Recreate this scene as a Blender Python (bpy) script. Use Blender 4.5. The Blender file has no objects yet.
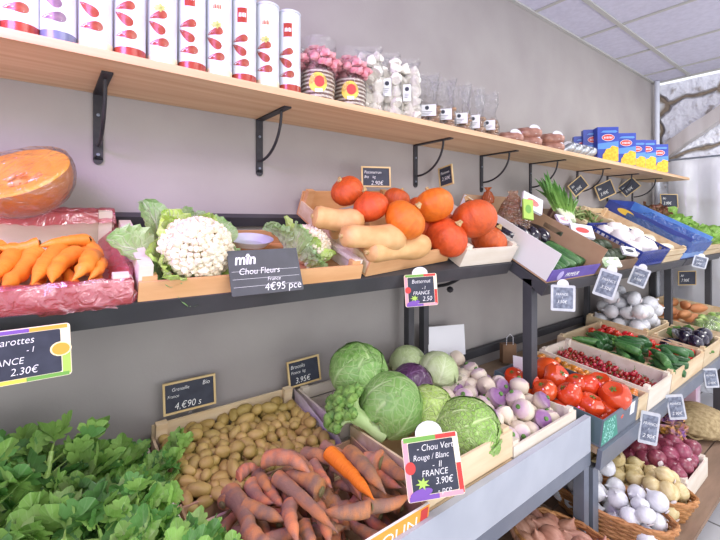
import bpy, math, random
import numpy as np
from mathutils import Vector, Matrix, Euler, noise
R = math.radians
PI = math.pi
sc = bpy.context.scene
COL = sc.collection

# ---------------------------------------------------------------- camera, world, lights, exposure
F = 410.0
CW, SW = 0.7916, 0.6110            # view direction is (SW, CW): the camera looks along the shelves, away to the right
cd = bpy.data.cameras.new('camera'); cam = bpy.data.objects.new('camera', cd); COL.objects.link(cam)
cam.location = (0, -1.35, 1.5); cam.rotation_euler = (R(90), 0, -math.atan2(SW, CW))
cd.sensor_width = 36; cd.lens = F / 720 * 36; cd.shift_y = -48 / 720; cd.clip_start = .02
sc.camera = cam

w = bpy.data.worlds.new('world'); sc.world = w; w.use_nodes = True
w.node_tree.nodes['Background'].inputs[0].default_value = (.93, .95, 1.0, 1)
w.node_tree.nodes['Background'].inputs[1].default_value = 1.0

def area(name, loc, target, size, energy, color, size_y=None):
    l = bpy.data.lights.new(name, 'AREA'); l.energy = energy; l.color = color; l.size = size
    if size_y: l.shape = 'RECTANGLE'; l.size_y = size_y
    o = bpy.data.objects.new(name, l); COL.objects.link(o); o.location = loc
    o.rotation_euler = (Vector(target) - Vector(loc)).to_track_quat('-Z', 'Y').to_euler()
    return o
area('ceiling_panel_light', (.9, -1.9, 2.74), (.9, -1.7, 0), 1.2, 20, (1, .97, .93), .6)
area('ceiling_panel_light', (3.5, -1.5, 2.74), (3.6, -1.2, 0), 1.2, 24, (1, .98, .95), .6)
area('shop_window_light', (-1.6, -3.4, 1.9), (1.2, 0, 1.2), 2.6, 34, (.97, .98, 1.0), 2.0)
area('grow_light', (-.55, -.75, 2.15), (-.05, 0, 1.62), .5, 12, (.66, .36, 1.0), .3)
area('ceiling_fill_light', (2.6, -3.5, .9), (2.9, -1.0, 2.8), 1.8, 22, (.97, .98, 1.0), 1.4)  # added fill lamp aimed upward to brighten the ceiling, not a real door

sc.view_settings.view_transform = 'Standard'; sc.view_settings.look = 'None'
sc.view_settings.gamma = 1; sc.view_settings.use_curve_mapping = False
sc.view_settings.exposure = 0.50

# ---------------------------------------------------------------- frames
class Frame:
    def __init__(s, y, z, ang):
        s.a = R(ang); s.M = Matrix.Translation((0, y, z)) @ Matrix.Rotation(s.a, 4, 'X')
        s.q = s.M.to_quaternion()
    def w(s, x, t, n): return s.M @ Vector((x, t, n))
UA = Frame(0, 1.437, 18)           # flatter left end of the upper rack
UP = Frame(0, 1.53, 29)            # the tilted upper racks, origin at the wall
LO = Frame(0, .70, 0)              # lower rack, left bay
LB = Frame(-.70, .672, 6.5)        # lower rack, right bay, origin at its front edge
BT = Frame(0, .32, 0)              # bottom deck
def ray(u, v): return Vector((SW + (u-360)/F*CW, CW - (u-360)/F*SW, (222-v)/F))
def pq(u, v, z):                   # point where the sight line of the survey meets height z
    r = ray(u, v); k = (z-1.5)/r.z; return Vector((r.x*k, -1.35+r.y*k, z))
def pd(u, v, y):                   # ... meets the plane y
    r = ray(u, v); k = (y+1.35)/r.y; return Vector((r.x*k, y, 1.5+r.z*k))
def pf(u, v, fr, n):               # ... meets height n above a tilted deck
    o = fr.w(0, 0, n); nn = fr.q @ Vector((0, 0, 1)); c = Vector((0, -1.35, 1.5)); r = ray(u, v)
    return c + r*((o-c).dot(nn)/r.dot(nn))
def depth(p): return p.x*SW + (p.y+1.35)*CW

# ---------------------------------------------------------------- materials
def S(h):
    h = h.lstrip('#'); c = [int(h[i:i+2], 16)/255 for i in (0, 2, 4)]
    return tuple(x/12.92 if x <= .04045 else ((x+.055)/1.055)**2.4 for x in c) + (1,)
_mats = {}
def M(name, c1, c2=None, scale=6, rough=.55, bump=0, bscale=None, rnd=0, stretch=None, metal=0, coat=0,
      grad=None, trans=0, sub=0, detail=4, thr=(.35, .65), kind='noise', bdist=.004):
    if name in _mats: return _mats[name]
    m = bpy.data.materials.new(name); m.use_nodes = True; _mats[name] = m
    nt = m.node_tree; N = nt.nodes; L = nt.links; b = N['Principled BSDF']
    b.inputs['Roughness'].default_value = rough; b.inputs['Metallic'].default_value = metal
    b.inputs['Coat Weight'].default_value = coat
    tc = N.new('ShaderNodeTexCoord'); vec = tc.outputs['Object']
    if stretch:
        mp = N.new('ShaderNodeMapping'); mp.inputs['Scale'].default_value = stretch; L.new(vec, mp.inputs[0]); vec = mp.outputs[0]
    col = None
    if c2 is not None:
        if kind == 'noise':
            t = N.new('ShaderNodeTexNoise'); t.inputs['Scale'].default_value = scale; t.inputs['Detail'].default_value = detail
            L.new(vec, t.inputs[0]); fac = t.outputs[0]
        else:
            t = N.new('ShaderNodeTexVoronoi'); t.inputs['Scale'].default_value = scale; L.new(vec, t.inputs['Vector']); fac = t.outputs['Distance']
        mr = N.new('ShaderNodeMapRange'); mr.inputs[1].default_value, mr.inputs[2].default_value = thr; L.new(fac, mr.inputs[0])
        mx = N.new('ShaderNodeMixRGB'); mx.inputs[1].default_value = S(c1); mx.inputs[2].default_value = S(c2)
        L.new(mr.outputs[0], mx.inputs[0]); col = mx.outputs[0]
    if grad:                        # (axis, lo, hi, colour): the thing's own second colour along its axis
        sp = N.new('ShaderNodeSeparateXYZ'); L.new(tc.outputs['Object'], sp.inputs[0])
        nz = N.new('ShaderNodeTexNoise'); nz.inputs['Scale'].default_value = 30; L.new(tc.outputs['Object'], nz.inputs[0])
        ad = N.new('ShaderNodeMath'); ad.operation = 'MULTIPLY_ADD'; L.new(nz.outputs[0], ad.inputs[0]); ad.inputs[1].default_value = (grad[2]-grad[1])*.8
        L.new(sp.outputs[grad[0]], ad.inputs[2])
        mr = N.new('ShaderNodeMapRange'); mr.inputs[1].default_value, mr.inputs[2].default_value = grad[1], grad[2]; L.new(ad.outputs[0], mr.inputs[0])
        mx = N.new('ShaderNodeMixRGB'); L.new(mr.outputs[0], mx.inputs[0])
        if col: L.new(col, mx.inputs[1])
        else: mx.inputs[1].default_value = S(c1)
        mx.inputs[2].default_value = S(grad[3]); col = mx.outputs[0]
    if rnd:
        oi = N.new('ShaderNodeObjectInfo'); mr = N.new('ShaderNodeMapRange')
        mr.inputs[3].default_value, mr.inputs[4].default_value = 1-rnd, 1+rnd; L.new(oi.outputs['Random'], mr.inputs[0])
        hs = N.new('ShaderNodeHueSaturation'); L.new(mr.outputs[0], hs.inputs['Value'])
        mr2 = N.new('ShaderNodeMapRange'); mr2.inputs[3].default_value, mr2.inputs[4].default_value = .5+rnd*.05, .5-rnd*.05
        L.new(oi.outputs['Random'], mr2.inputs[0]); L.new(mr2.outputs[0], hs.inputs['Hue'])
        if col: L.new(col, hs.inputs['Color'])
        else: hs.inputs['Color'].default_value = S(c1)
        col = hs.outputs[0]
    if col: L.new(col, b.inputs['Base Color'])
    else: b.inputs['Base Color'].default_value = S(c1)
    if sub:
        b.inputs['Subsurface Weight'].default_value = sub; b.inputs['Subsurface Radius'].default_value = (.02, .01, .005); b.inputs['Subsurface Scale'].default_value = .3
    if bump:
        t = N.new('ShaderNodeTexNoise'); t.inputs['Scale'].default_value = bscale or scale*3; t.inputs['Detail'].default_value = 5; L.new(vec, t.inputs[0])
        bp = N.new('ShaderNodeBump'); bp.inputs['Strength'].default_value = bump; bp.inputs['Distance'].default_value = bdist
        L.new(t.outputs[0], bp.inputs['Height']); L.new(bp.outputs[0], b.inputs['Normal'])
    if trans:
        tr = N.new('ShaderNodeBsdfTranslucent')
        if col: L.new(col, tr.inputs[0])
        else: tr.inputs[0].default_value = S(c1)
        ms = N.new('ShaderNodeMixShader'); ms.inputs[0].default_value = trans
        L.new(b.outputs[0], ms.inputs[1]); L.new(tr.outputs[0], ms.inputs[2]); L.new(ms.outputs[0], N['Material Output'].inputs[0])
    return m
def FILM(name, tint, opac=.15, gloss=.25, scale=40, body='#FFFFFF', bump=.6):
    if name in _mats: return _mats[name]
    m = bpy.data.materials.new(name); m.use_nodes = True; _mats[name] = m
    nt = m.node_tree; N = nt.nodes; L = nt.links; N.remove(N['Principled BSDF'])
    tc = N.new('ShaderNodeTexCoord'); t = N.new('ShaderNodeTexNoise'); t.inputs['Scale'].default_value = scale; t.inputs['Detail'].default_value = 3; t.inputs['Distortion'].default_value = 1.5
    L.new(tc.outputs['Object'], t.inputs[0])
    bp = N.new('ShaderNodeBump'); bp.inputs['Strength'].default_value = bump; bp.inputs['Distance'].default_value = .012; L.new(t.outputs[0], bp.inputs['Height'])
    tr = N.new('ShaderNodeBsdfTransparent'); tr.inputs[0].default_value = S(tint)
    gl = N.new('ShaderNodeBsdfGlossy'); gl.inputs['Roughness'].default_value = .18; L.new(bp.outputs[0], gl.inputs['Normal'])
    df = N.new('ShaderNodeBsdfDiffuse'); df.inputs[0].default_value = S(body); L.new(bp.outputs[0], df.inputs['Normal'])
    tl = N.new('ShaderNodeBsdfTranslucent'); tl.inputs[0].default_value = S(body); dt = N.new('ShaderNodeMixShader'); dt.inputs[0].default_value = .45; L.new(df.outputs[0], dt.inputs[1]); L.new(tl.outputs[0], dt.inputs[2])
    a = N.new('ShaderNodeMixShader'); a.inputs[0].default_value = opac; L.new(tr.outputs[0], a.inputs[1]); L.new(dt.outputs[0], a.inputs[2])
    lw = N.new('ShaderNodeLayerWeight'); lw.inputs[0].default_value = .35; L.new(bp.outputs[0], lw.inputs['Normal'])
    mm = N.new('ShaderNodeMath'); mm.operation = 'MULTIPLY_ADD'; L.new(lw.outputs['Fresnel'], mm.inputs[0]); mm.inputs[1].default_value = .6; mm.inputs[2].default_value = gloss*.25
    mm.use_clamp = True
    c = N.new('ShaderNodeMixShader'); L.new(mm.outputs[0], c.inputs[0]); L.new(a.outputs[0], c.inputs[1]); L.new(gl.outputs[0], c.inputs[2])
    L.new(c.outputs[0], N['Material Output'].inputs[0])
    return m
def LEAF(name, c_edge, c_base, c_vein, vein=.5, rnd=.12, trans=.35, rough=.45, nv=7., bump=.4, slope=3.5, net=0, netk=.35):
    """leaf with its midrib and side veins, from the leaf's own uv (u across, v from base to tip)"""
    if name in _mats: return _mats[name]
    m = bpy.data.materials.new(name); m.use_nodes = True; _mats[name] = m
    nt = m.node_tree; N = nt.nodes; L = nt.links; b = N['Principled BSDF']; b.inputs['Roughness'].default_value = rough
    def math_(op, a, b_=None, c=None, clamp=False):
        n = N.new('ShaderNodeMath'); n.operation = op; n.use_clamp = clamp
        for i, x in enumerate((a, b_, c)):
            if x is None: continue
            if isinstance(x, (int, float)): n.inputs[i].default_value = x
            else: L.new(x, n.inputs[i])
        return n.outputs[0]
    uv = N.new('ShaderNodeUVMap'); sp = N.new('ShaderNodeSeparateXYZ'); L.new(uv.outputs[0], sp.inputs[0])
    tc = N.new('ShaderNodeTexCoord'); nz = N.new('ShaderNodeTexNoise'); nz.inputs['Scale'].default_value = 25; L.new(tc.outputs['Object'], nz.inputs[0])
    a = math_('MULTIPLY', math_('ABSOLUTE', math_('SUBTRACT', sp.outputs[0], .5)), 2)
    rib = math_('SUBTRACT', 1, math_('DIVIDE', a, math_('MULTIPLY_ADD', sp.outputs[1], -.09, .13)), clamp=True)
    ph = math_('MULTIPLY_ADD', a, -slope, math_('MULTIPLY', sp.outputs[1], nv))
    ph = math_('ADD', ph, math_('MULTIPLY', nz.outputs[0], .7))
    tri = math_('PINGPONG', ph, .5)
    side = math_('MULTIPLY', math_('SUBTRACT', 1, math_('DIVIDE', tri, .12), clamp=True), math_('SUBTRACT', 1, a, clamp=True))
    vf = math_('MULTIPLY', math_('MAXIMUM', rib, side), vein)
    if net:
        vo = N.new('ShaderNodeTexVoronoi'); vo.feature = 'DISTANCE_TO_EDGE'; vo.inputs['Scale'].default_value = net; L.new(tc.outputs['Object'], vo.inputs['Vector'])
        vf = math_('MAXIMUM', vf, math_('MULTIPLY', math_('SUBTRACT', 1, math_('DIVIDE', vo.outputs[0], .12), clamp=True), netk))
    g = math_('ADD', math_('MULTIPLY', sp.outputs[1], 1.0), math_('MULTIPLY_ADD', nz.outputs[0], .5, -.25), clamp=True)
    mx = N.new('ShaderNodeMixRGB'); L.new(g, mx.inputs[0]); mx.inputs[1].default_value = S(c_base); mx.inputs[2].default_value = S(c_edge)
    mv = N.new('ShaderNodeMixRGB'); L.new(vf, mv.inputs[0]); L.new(mx.outputs[0], mv.inputs[1]); mv.inputs[2].default_value = S(c_vein)
    oi = N.new('ShaderNodeObjectInfo'); mr = N.new('ShaderNodeMapRange'); mr.inputs[3].default_value, mr.inputs[4].default_value = 1-rnd, 1+rnd
    L.new(oi.outputs['Random'], mr.inputs[0]); hs = N.new('ShaderNodeHueSaturation'); L.new(mr.outputs[0], hs.inputs['Value']); L.new(mv.outputs[0], hs.inputs['Color'])
    L.new(hs.outputs[0], b.inputs['Base Color'])
    bp = N.new('ShaderNodeBump'); bp.inputs['Strength'].default_value = bump; bp.inputs['Distance'].default_value = .004
    L.new(math_('SUBTRACT', nz.outputs[0], math_('MULTIPLY', vf, .8)), bp.inputs['Height']); L.new(bp.outputs[0], b.inputs['Normal'])
    tr = N.new('ShaderNodeBsdfTranslucent'); L.new(hs.outputs[0], tr.inputs[0])
    ms = N.new('ShaderNodeMixShader'); ms.inputs[0].default_value = trans
    L.new(b.outputs[0], ms.inputs[1]); L.new(tr.outputs[0], ms.inputs[2]); L.new(ms.outputs[0], N['Material Output'].inputs[0])
    return m

# ---------------------------------------------------------------- mesh builder
class MB:
    def __init__(s): s.v = []; s.f = []; s.m = []; s.uv = {}; s.mats = []
    def mi(s, mat):
        if mat not in s.mats: s.mats.append(mat)
        return s.mats.index(mat)
    def add(s, vs, fs, mat, uvs=None):
        k = len(s.v); i = s.mi(mat); s.v += [tuple(p) for p in vs]
        for j, f in enumerate(fs):
            if uvs: s.uv[len(s.f)] = [uvs[q] for q in f]
            s.f.append(tuple(k+q for q in f)); s.m.append(i)
        return s
    def box(s, a, b, mat, X=None):
        x0, y0, z0 = a; x1, y1, z1 = b
        v = [Vector(p) for p in ((x0,y0,z0),(x1,y0,z0),(x1,y1,z0),(x0,y1,z0),(x0,y0,z1),(x1,y0,z1),(x1,y1,z1),(x0,y1,z1))]
        if X: v = [X @ p for p in v]
        return s.add(v, [(0,3,2,1),(4,5,6,7),(0,1,5,4),(1,2,6,5),(2,3,7,6),(3,0,4,7)], mat)
    def grid(s, rows, mat, close=False, uvs=None, cap=(False, False)):
        nr, nc = len(rows), len(rows[0]); v = [p for r in rows for p in r]; f = []
        for i in range(nr-1):
            for j in range(nc if close else nc-1):
                j2 = (j+1) % nc; f.append((i*nc+j, i*nc+j2, (i+1)*nc+j2, (i+1)*nc+j))
        if cap[0]: f.append(tuple(range(nc))[::-1])
        if cap[1]: f.append(tuple((nr-1)*nc+j for j in range(nc)))
        return s.add(v, f, mat, uvs)
    def tube(s, pts, r, mat, n=8, cap=True):
        pts = [Vector(p) for p in pts]; rows = []; up = None
        for i, p in enumerate(pts):
            t = (pts[min(i+1, len(pts)-1)] - pts[max(i-1, 0)]).normalized()
            if up is None: up = t.orthogonal().normalized()
            up = (up - t*up.dot(t)).normalized(); sd = t.cross(up)
            rr = r[i] if isinstance(r, (list, tuple)) else r
            rows.append([p + up*math.cos(2*PI*j/n)*rr + sd*math.sin(2*PI*j/n)*rr for j in range(n)])
        return s.grid(rows, mat, close=True, cap=(cap, cap))
    def lathe(s, prof, mat, n=20, X=None, fn=None, cap=(True, True)):
        rows = []
        for r, z in prof:
            row = []
            for j in range(n):
                a = 2*PI*j/n; p = Vector((r*math.cos(a), r*math.sin(a), z))
                if fn: p = fn(p, a, r, z)
                if X: p = X @ p
                row.append(p)
            rows.append(row)
        return s.grid(rows, mat, close=True, cap=cap)
    def poly(s, pts, z, mat, X=None, th=0):
        v = [Vector((p[0], p[1], z)) for p in pts]; n = len(v)
        if th:
            v += [Vector((p[0], p[1], z+th)) for p in pts]
            f = [tuple(range(n))[::-1], tuple(range(n, 2*n))] + [(i, (i+1) % n, n+(i+1) % n, n+i) for i in range(n)]
        else: f = [tuple(range(n))]
        if X: v = [X @ p for p in v]
        return s.add(v, f, mat)
    def build(s, name, parent=None, smooth=True, X=None, flat=40):
        me = bpy.data.meshes.new(name)
        me.from_pydata([Vector(p) for p in s.v] if not X else [X @ Vector(p) for p in s.v], [], s.f)
        for mt in s.mats: me.materials.append(mt)
        me.polygons.foreach_set('material_index', s.m)
        if s.uv:
            l = me.uv_layers.new(name='UVMap').data
            for fi, u in s.uv.items():
                st = me.polygons[fi].loop_start
                for k, q in enumerate(u): l[st+k].uv = q
        me.update()
        if smooth:
            me.polygons.foreach_set('use_smooth', [True]*len(me.polygons))
            try: me.set_sharp_from_angle(angle=R(flat))
            except Exception: pass
        o = bpy.data.objects.new(name, me); COL.objects.link(o)
        if parent is not None: o.parent = parent
        return o
def tag(o, label, cat, group=None, kind=None):
    if label: o['label'] = label
    if cat: o['category'] = cat
    if group: o['group'] = group
    if kind: o['kind'] = kind
    return o
def empty(name, label, cat, group=None, X=None):
    o = bpy.data.objects.new(name, None); COL.objects.link(o); o.empty_display_size = .02
    if X is not None: o.matrix_world = X
    return tag(o, label, cat, group)
def struct(o): o['kind'] = 'structure'; return o
def clone(o, parent=None):
    c = o.copy(); COL.objects.link(c)
    if parent is not None: c.parent = parent
    for ch in list(o.children): clone(ch, c)
    return c
class Kind:
    """a few differently shaped originals; every placing takes an unused original first, else copies one with its parts"""
    def __init__(s, makers, cat): s.p = makers; s.used = set(); s.cat = cat; s.k = 0
    def put(s, X, label, group=None, i=None):
        if i is None: i = s.k % len(s.p); s.k += 1
        if i in s.used: o = clone(s.p[i])
        else: o = s.p[i]; s.used.add(i)
        o.matrix_world = X
        for k in ('label', 'group'):
            if k in o.keys(): del o[k]
        return tag(o, label, s.cat, group)
    def done(s):
        for i, o in enumerate(s.p):
            if i not in s.used:
                for c in list(o.children_recursive): bpy.data.objects.remove(c)
                bpy.data.objects.remove(o)
def TX(p, rot=(0, 0, 0), sc_=1.0):
    s_ = Matrix.Diagonal((sc_, sc_, sc_, 1)) if isinstance(sc_, (int, float)) else Matrix.Diagonal((*sc_, 1))
    return Matrix.Translation(p) @ Euler(rot).to_matrix().to_4x4() @ s_
def along(p, q, roll=0, sc_=1.0):       # local +X from p to q, origin halfway
    d = (q-p); rt = d.to_track_quat('X', 'Z').to_matrix().to_4x4()
    return Matrix.Translation((p+q)/2) @ rt @ Matrix.Rotation(roll, 4, 'X') @ (Matrix.Diagonal((sc_, sc_, sc_, 1)) if isinstance(sc_, (int, float)) else Matrix.Diagonal((*sc_, 1)))
def nz(p, f, sd=0): return noise.noise(Vector(p)*f + Vector((sd*7.3, sd*3.1, sd*1.7)))
_txt = {}
def text(body, size, mat, parent, loc, name='lettering', rot=0, shear=.15, align='LEFT', th=.0003, sx=1.0, X=None):
    cu = bpy.data.curves.new('t', 'FONT'); cu.body = body; cu.size = size; cu.extrude = th; cu.shear = shear; cu.align_x = align; cu.resolution_u = 3; cu.offset = -size*.012 if body != 'mîn' else size*.022
    to = bpy.data.objects.new('t', cu); COL.objects.link(to); bpy.context.view_layer.update()
    me = bpy.data.meshes.new_from_object(to.evaluated_get(bpy.context.evaluated_depsgraph_get()))
    bpy.data.objects.remove(to); bpy.data.curves.remove(cu); me.name = name; me.materials.clear(); me.materials.append(mat)
    me.transform(Matrix.Translation(loc) @ Matrix.Rotation(rot, 4, 'Z') @ Matrix.Diagonal((sx, 1, 1, 1)))
    if X: me.transform(X)
    o = bpy.data.objects.new(name, me); COL.objects.link(o); o.parent = parent
    return o

def pile(x0, x1, y0, y1, z0, r, n, seed, top=None, it=70, rj=.12, slump=.25):
    """n balls settled in a bin: returns centres and radii, none deep in another"""
    g = np.random.default_rng(seed); rad = r*(1 + rj*(g.random(n)*2-1))
    p = np.stack([g.uniform(x0+r, x1-r, n), g.uniform(y0+r, y1-r, n), z0 + r + g.random(n)*r*4], 1)
    for k in range(it):
        p[:, 2] -= r*.10
        for _ in range(3):
            d = p[:, None] - p[None]; L_ = np.sqrt((d**2).sum(2)) + 1e-9; need = rad[:, None] + rad[None]
            ov = np.clip(need - L_, 0, None); np.fill_diagonal(ov, 0)
            p += (d / L_[..., None] * ov[..., None] * .35).sum(1)
            p[:, 0] = np.clip(p[:, 0], x0+rad, x1-rad); p[:, 1] = np.clip(p[:, 1], y0+rad, y1-rad); p[:, 2] = np.maximum(p[:, 2], z0+rad)
    return p, rad

# shared materials
m_wall = M('painted_wall', '#A49E9B', '#9B9492', 3, .75, .15, 90)
m_ceil = M('mineral_ceiling_tile', '#D2D1E2', '#C8C7D8', 30, .9, .3, 160)
m_grid = M('ceiling_grid', '#B9B9B4', rough=.5)
m_pine = M('pine_plank', '#C9A079', '#E0C09A', 4.0, .5, .10, 40, stretch=(.30, 9, 9), thr=(.3, .7))
m_iron = M('dark_iron', '#302E33', '#3A383D', 40, .5, .15, 200, metal=.3)
m_rack = M('rack_paint', '#3B3B40', '#46464B', 8, .5, .1, 120, metal=.1)
m_lip = M('worn_white_board', '#A3A8B4', '#ACB1BC', 9, .5, .05, 60)
m_greyrail = M('grey_steel', '#6F7684', '#7C8390', 8, .4, .05, 100, metal=.3)
m_white = M('white_lacquer', '#CFD3DE', '#C6CAD6', 12, .4)
m_crate = M('poplar_wood', '#DCC8A8', '#CDB28C', 4, .7, .12, 60, stretch=(1, 7, 7), rnd=.06)
m_crate2 = M('pine_crate_wood', '#D9A878', '#CB9664', 4, .7, .12, 60, stretch=(1, 7, 7), rnd=.06)
m_crateW = M('pale_crate_wood', '#E2D8CC', '#D6C9B8', 4, .7, .1, 60, stretch=(1, 6, 6))
m_card = M('brown_cardboard', '#B08F72', '#A68367', 10, .85, .08, 80)
m_cardW = M('white_cardboard', '#E9E8E4', '#DEDCD8', 10, .7)
m_slate = M('slate_board', '#2B2E3C', '#363A48', 30, .6)
m_chalk = M('chalk_white', '#F4F4F2', rough=.8)
m_paper = M('white_paper', '#DEDEE4', rough=.7)
m_stemG = M('fresh_stem', '#B8D67A', '#9CC35A', 20, .45, trans=.15)
# ---------------------------------------------------------------- the room
b = MB().box((-2.5, 0, 0), (4.6, .15, 2.85), m_wall); struct(b.build('wall_back', smooth=False))
m_tile = bpy.data.materials.new('floor_tiles'); m_tile.use_nodes = True
nt = m_tile.node_tree; N = nt.nodes; L = nt.links
tc = N.new('ShaderNodeTexCoord'); br = N.new('ShaderNodeTexBrick'); br.offset = 0; br.inputs['Scale'].default_value = 1
br.inputs['Brick Width'].default_value = .33; br.inputs['Row Height'].default_value = .33; br.inputs['Mortar Size'].default_value = .006
br.inputs['Color1'].default_value = S('#CFCED2'); br.inputs['Color2'].default_value = S('#C6C5CA'); br.inputs['Mortar'].default_value = S('#6C6A6C')
L.new(tc.outputs['Object'], br.inputs[0]); L.new(br.outputs[0], N['Principled BSDF'].inputs['Base Color']); N['Principled BSDF'].inputs['Roughness'].default_value = .35
struct(MB().box((-2.5, -3.6, -.05), (4.75, .15, 0), m_tile).build('floor', smooth=False))
struct(MB().box((-2.5, -3.6, 2.79), (4.5, .15, 2.86), m_ceil).build('ceiling', smooth=False))
g = MB()
for k in range(-9, 3): g.box((2.98+.6*k-.011, -3.6, 2.782), (2.98+.6*k+.011, 0, 2.789), m_grid)
for k in range(6): g.box((-2.5, -.27-.6*k-.013, 2.780), (4.5, -.27-.6*k+.013, 2.789), m_grid)
g.box((-2.5, -.022, 2.778), (4.5, -.001, 2.789), m_grid); g.box((4.478, -3.6, 2.778), (4.5, 0, 2.789), m_grid)
struct(g.build('trim_1', smooth=False))
# old whitewashed stone wall at the far end, its mortar left bare
ms = bpy.data.materials.new('whitewashed_stone'); ms.use_nodes = True; nt = ms.node_tree; N = nt.nodes; L = nt.links; bs = N['Principled BSDF']
tc = N.new('ShaderNodeTexCoord'); wn = N.new('ShaderNodeTexNoise'); wn.inputs['Scale'].default_value = 4; L.new(tc.outputs['Object'], wn.inputs[0])
mx = N.new('ShaderNodeMixRGB'); mx.inputs[0].default_value = .12; L.new(tc.outputs['Object'], mx.inputs[1]); L.new(wn.outputs['Color'], mx.inputs[2])
vo = N.new('ShaderNodeTexVoronoi'); vo.feature = 'DISTANCE_TO_EDGE'; vo.inputs['Scale'].default_value = 2.1; L.new(mx.outputs[0], vo.inputs['Vector'])
mr = N.new('ShaderNodeMapRange'); mr.inputs[1].default_value = .015; mr.inputs[2].default_value = .05; L.new(vo.outputs[0], mr.inputs[0])
n2 = N.new('ShaderNodeTexNoise'); n2.inputs['Scale'].default_value = 14; n2.inputs['Detail'].default_value = 6; L.new(tc.outputs['Object'], n2.inputs[0])
m2 = N.new('ShaderNodeMapRange'); m2.inputs[1].default_value = .58; m2.inputs[2].default_value = .72; L.new(n2.outputs[0], m2.inputs[0])
c1 = N.new('ShaderNodeMixRGB'); c1.inputs[1].default_value = S('#E6E8F1'); c1.inputs[2].default_value = S('#A7A19F'); L.new(m2.outputs[0], c1.inputs[0])
c2 = N.new('ShaderNodeMixRGB'); c2.inputs[1].default_value = S('#8A7C6C'); L.new(mr.outputs[0], c2.inputs[0]); L.new(c1.outputs[0], c2.inputs[2])
L.new(c2.outputs[0], bs.inputs['Base Color']); bs.inputs['Roughness'].default_value = .85
bp = N.new('ShaderNodeBump'); bp.inputs['Distance'].default_value = .05; bp.inputs['Strength'].default_value = .8
ad = N.new('ShaderNodeMath'); ad.operation = 'ADD'; L.new(mr.outputs[0], ad.inputs[0]); L.new(n2.outputs[0], ad.inputs[1]); L.new(ad.outputs[0], bp.inputs['Height']); L.new(bp.outputs[0], bs.inputs['Normal'])
g = MB(); rows = []
for i in range(36):
    rows.append([(4.60 + .05*nz((0, j*.12, i*.1), 2.2) + .02*nz((0, j*.12, i*.1), 9), .15-j*.11, i*.08-.02) for j in range(36)])
g.grid(rows, ms); struct(g.build('wall_far'))
# heating pipe in the corner, and the old timber brace
g = MB().tube([(4.43, -.045, 0), (4.43, -.045, 2.78)], .02, m_white, 12); tag(g.build('heating_pipe'), 'white vertical pipe running down the far corner of the wall', 'pipe')
m_oldwood = M('weathered_timber', '#B9B4B4', '#9A9290', 5, .8, .5, 30, stretch=(1, 1, .3))
g = MB()
pts = [pd_ for pd_ in ()]
for k in range(15):
    a = k/14; y = -.03 - a*1.35; z = 2.10 + .62*math.sin(a*PI*.5)
    pts.append(Vector((4.50, y, z)))
rows = []
for i, p in enumerate(pts):
    t = (pts[min(i+1, 14)]-pts[max(i-1, 0)]).normalized(); nn = Vector((0, -t.z, t.y)); wv = .01*nz(p, 6)
    h = .055+wv
    rows.append([p + Vector((-.05, 0, 0)) + nn*h, p + Vector((.05, 0, 0)) + nn*h, p + Vector((.05, 0, 0)) - nn*h, p + Vector((-.05, 0, 0)) - nn*h])
g.grid(rows, m_oldwood, close=True, cap=(True, True))
tag(g.build('timber_brace', smooth=False), 'curved grey weathered timber brace across the stone wall', 'beam')
m_sheet = FILM('frosted_sheet', '#FFFFFF', .78, .1, 5, '#FBFBFF', .3)
rows = []
for i in range(12):
    rows.append([(4.52+.02*math.sin(j*1.35+.2*i)+.02*nz((j*.3, i*.2, 0), 1), -.10-j*.05, .4+i*.150) for j in range(56)])
g = MB().grid(rows, m_sheet); tag(g.build('plastic_curtain'), 'translucent white plastic curtain hanging at the end of the shop', 'curtain')
g2 = MB().tube([(4.50, -.08, 2.06), (4.50, -2.9, 2.06)], .008, m_greyrail, 8); tag(g2.build('curtain_rail'), 'thin grey rail carrying the translucent plastic curtain', 'rail')

# ---------------------------------------------------------------- wall shelf with brackets
g = MB().box((-1.6, -.30, 1.857), (4.36, -.002, 1.877), m_pine)
tag(g.build('wall_shelf', smooth=False), 'long pine plank shelf on black iron brackets along the wall', 'shelf')
def bracket():
    o = empty('shelf_bracket', None, 'bracket')
    MB().box((-.012, -.006, -.185), (.012, -.001, 0), m_iron).lathe([(.012, -.006), (.012, -.001)], m_iron, 14, X=Matrix.Translation((0, 0, -.185)) @ Matrix.Rotation(R(90), 4, 'X') @ Matrix.Translation((0, 0, .007))).build('wall_plate', o, False)
    MB().box((-.012, -.215, -.005), (.012, -.006, 0), m_iron).build('arm', o, False)
    pts = []
    for k in range(15):
        a = k/14*PI/2; pts.append((0, -.015-.155*math.sin(a)**1.0, -.145+.138*(1-math.cos(a))))
    MB().tube(pts, .0048, m_iron, 8).build('curved_brace', o)
    for z in (-.06, -.17):
        s_ = MB(); s_.lathe([(.0045, 0), (.0045, .002), (.002, .003)], m_greyrail, 10, X=Matrix.Translation((0, -.006, z)) @ Matrix.Rotation(R(90), 4, 'X')); s_.build('screw', o)
    return o
bk = Kind([bracket()], 'bracket')
bx = [(98, 'first iron bracket from the left, bolted under the pine shelf near the wrapped pumpkin'), (259, 'second bracket from the left, above the cauliflowers under the pine shelf'),
      (415, 'bracket above the round orange pumpkins, holding up the pine shelf'), (481, 'bracket under the shelf between the orange pumpkins and the leeks'),
      (530, 'bracket under the shelf just above the leek tops'), (577, 'bracket behind the tilted diamond price board under the shelf'),
      (607, 'next-to-last bracket toward the far end of the pine shelf'), (632, 'last bracket at the far end of the pine shelf')]
for u, lb in bx:
    r = ray(u, 222); x = 1.35*r.x/r.y; bk.put(TX((x, 0, 1.857)), lb, 'black iron brackets under the pine shelf')

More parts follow.
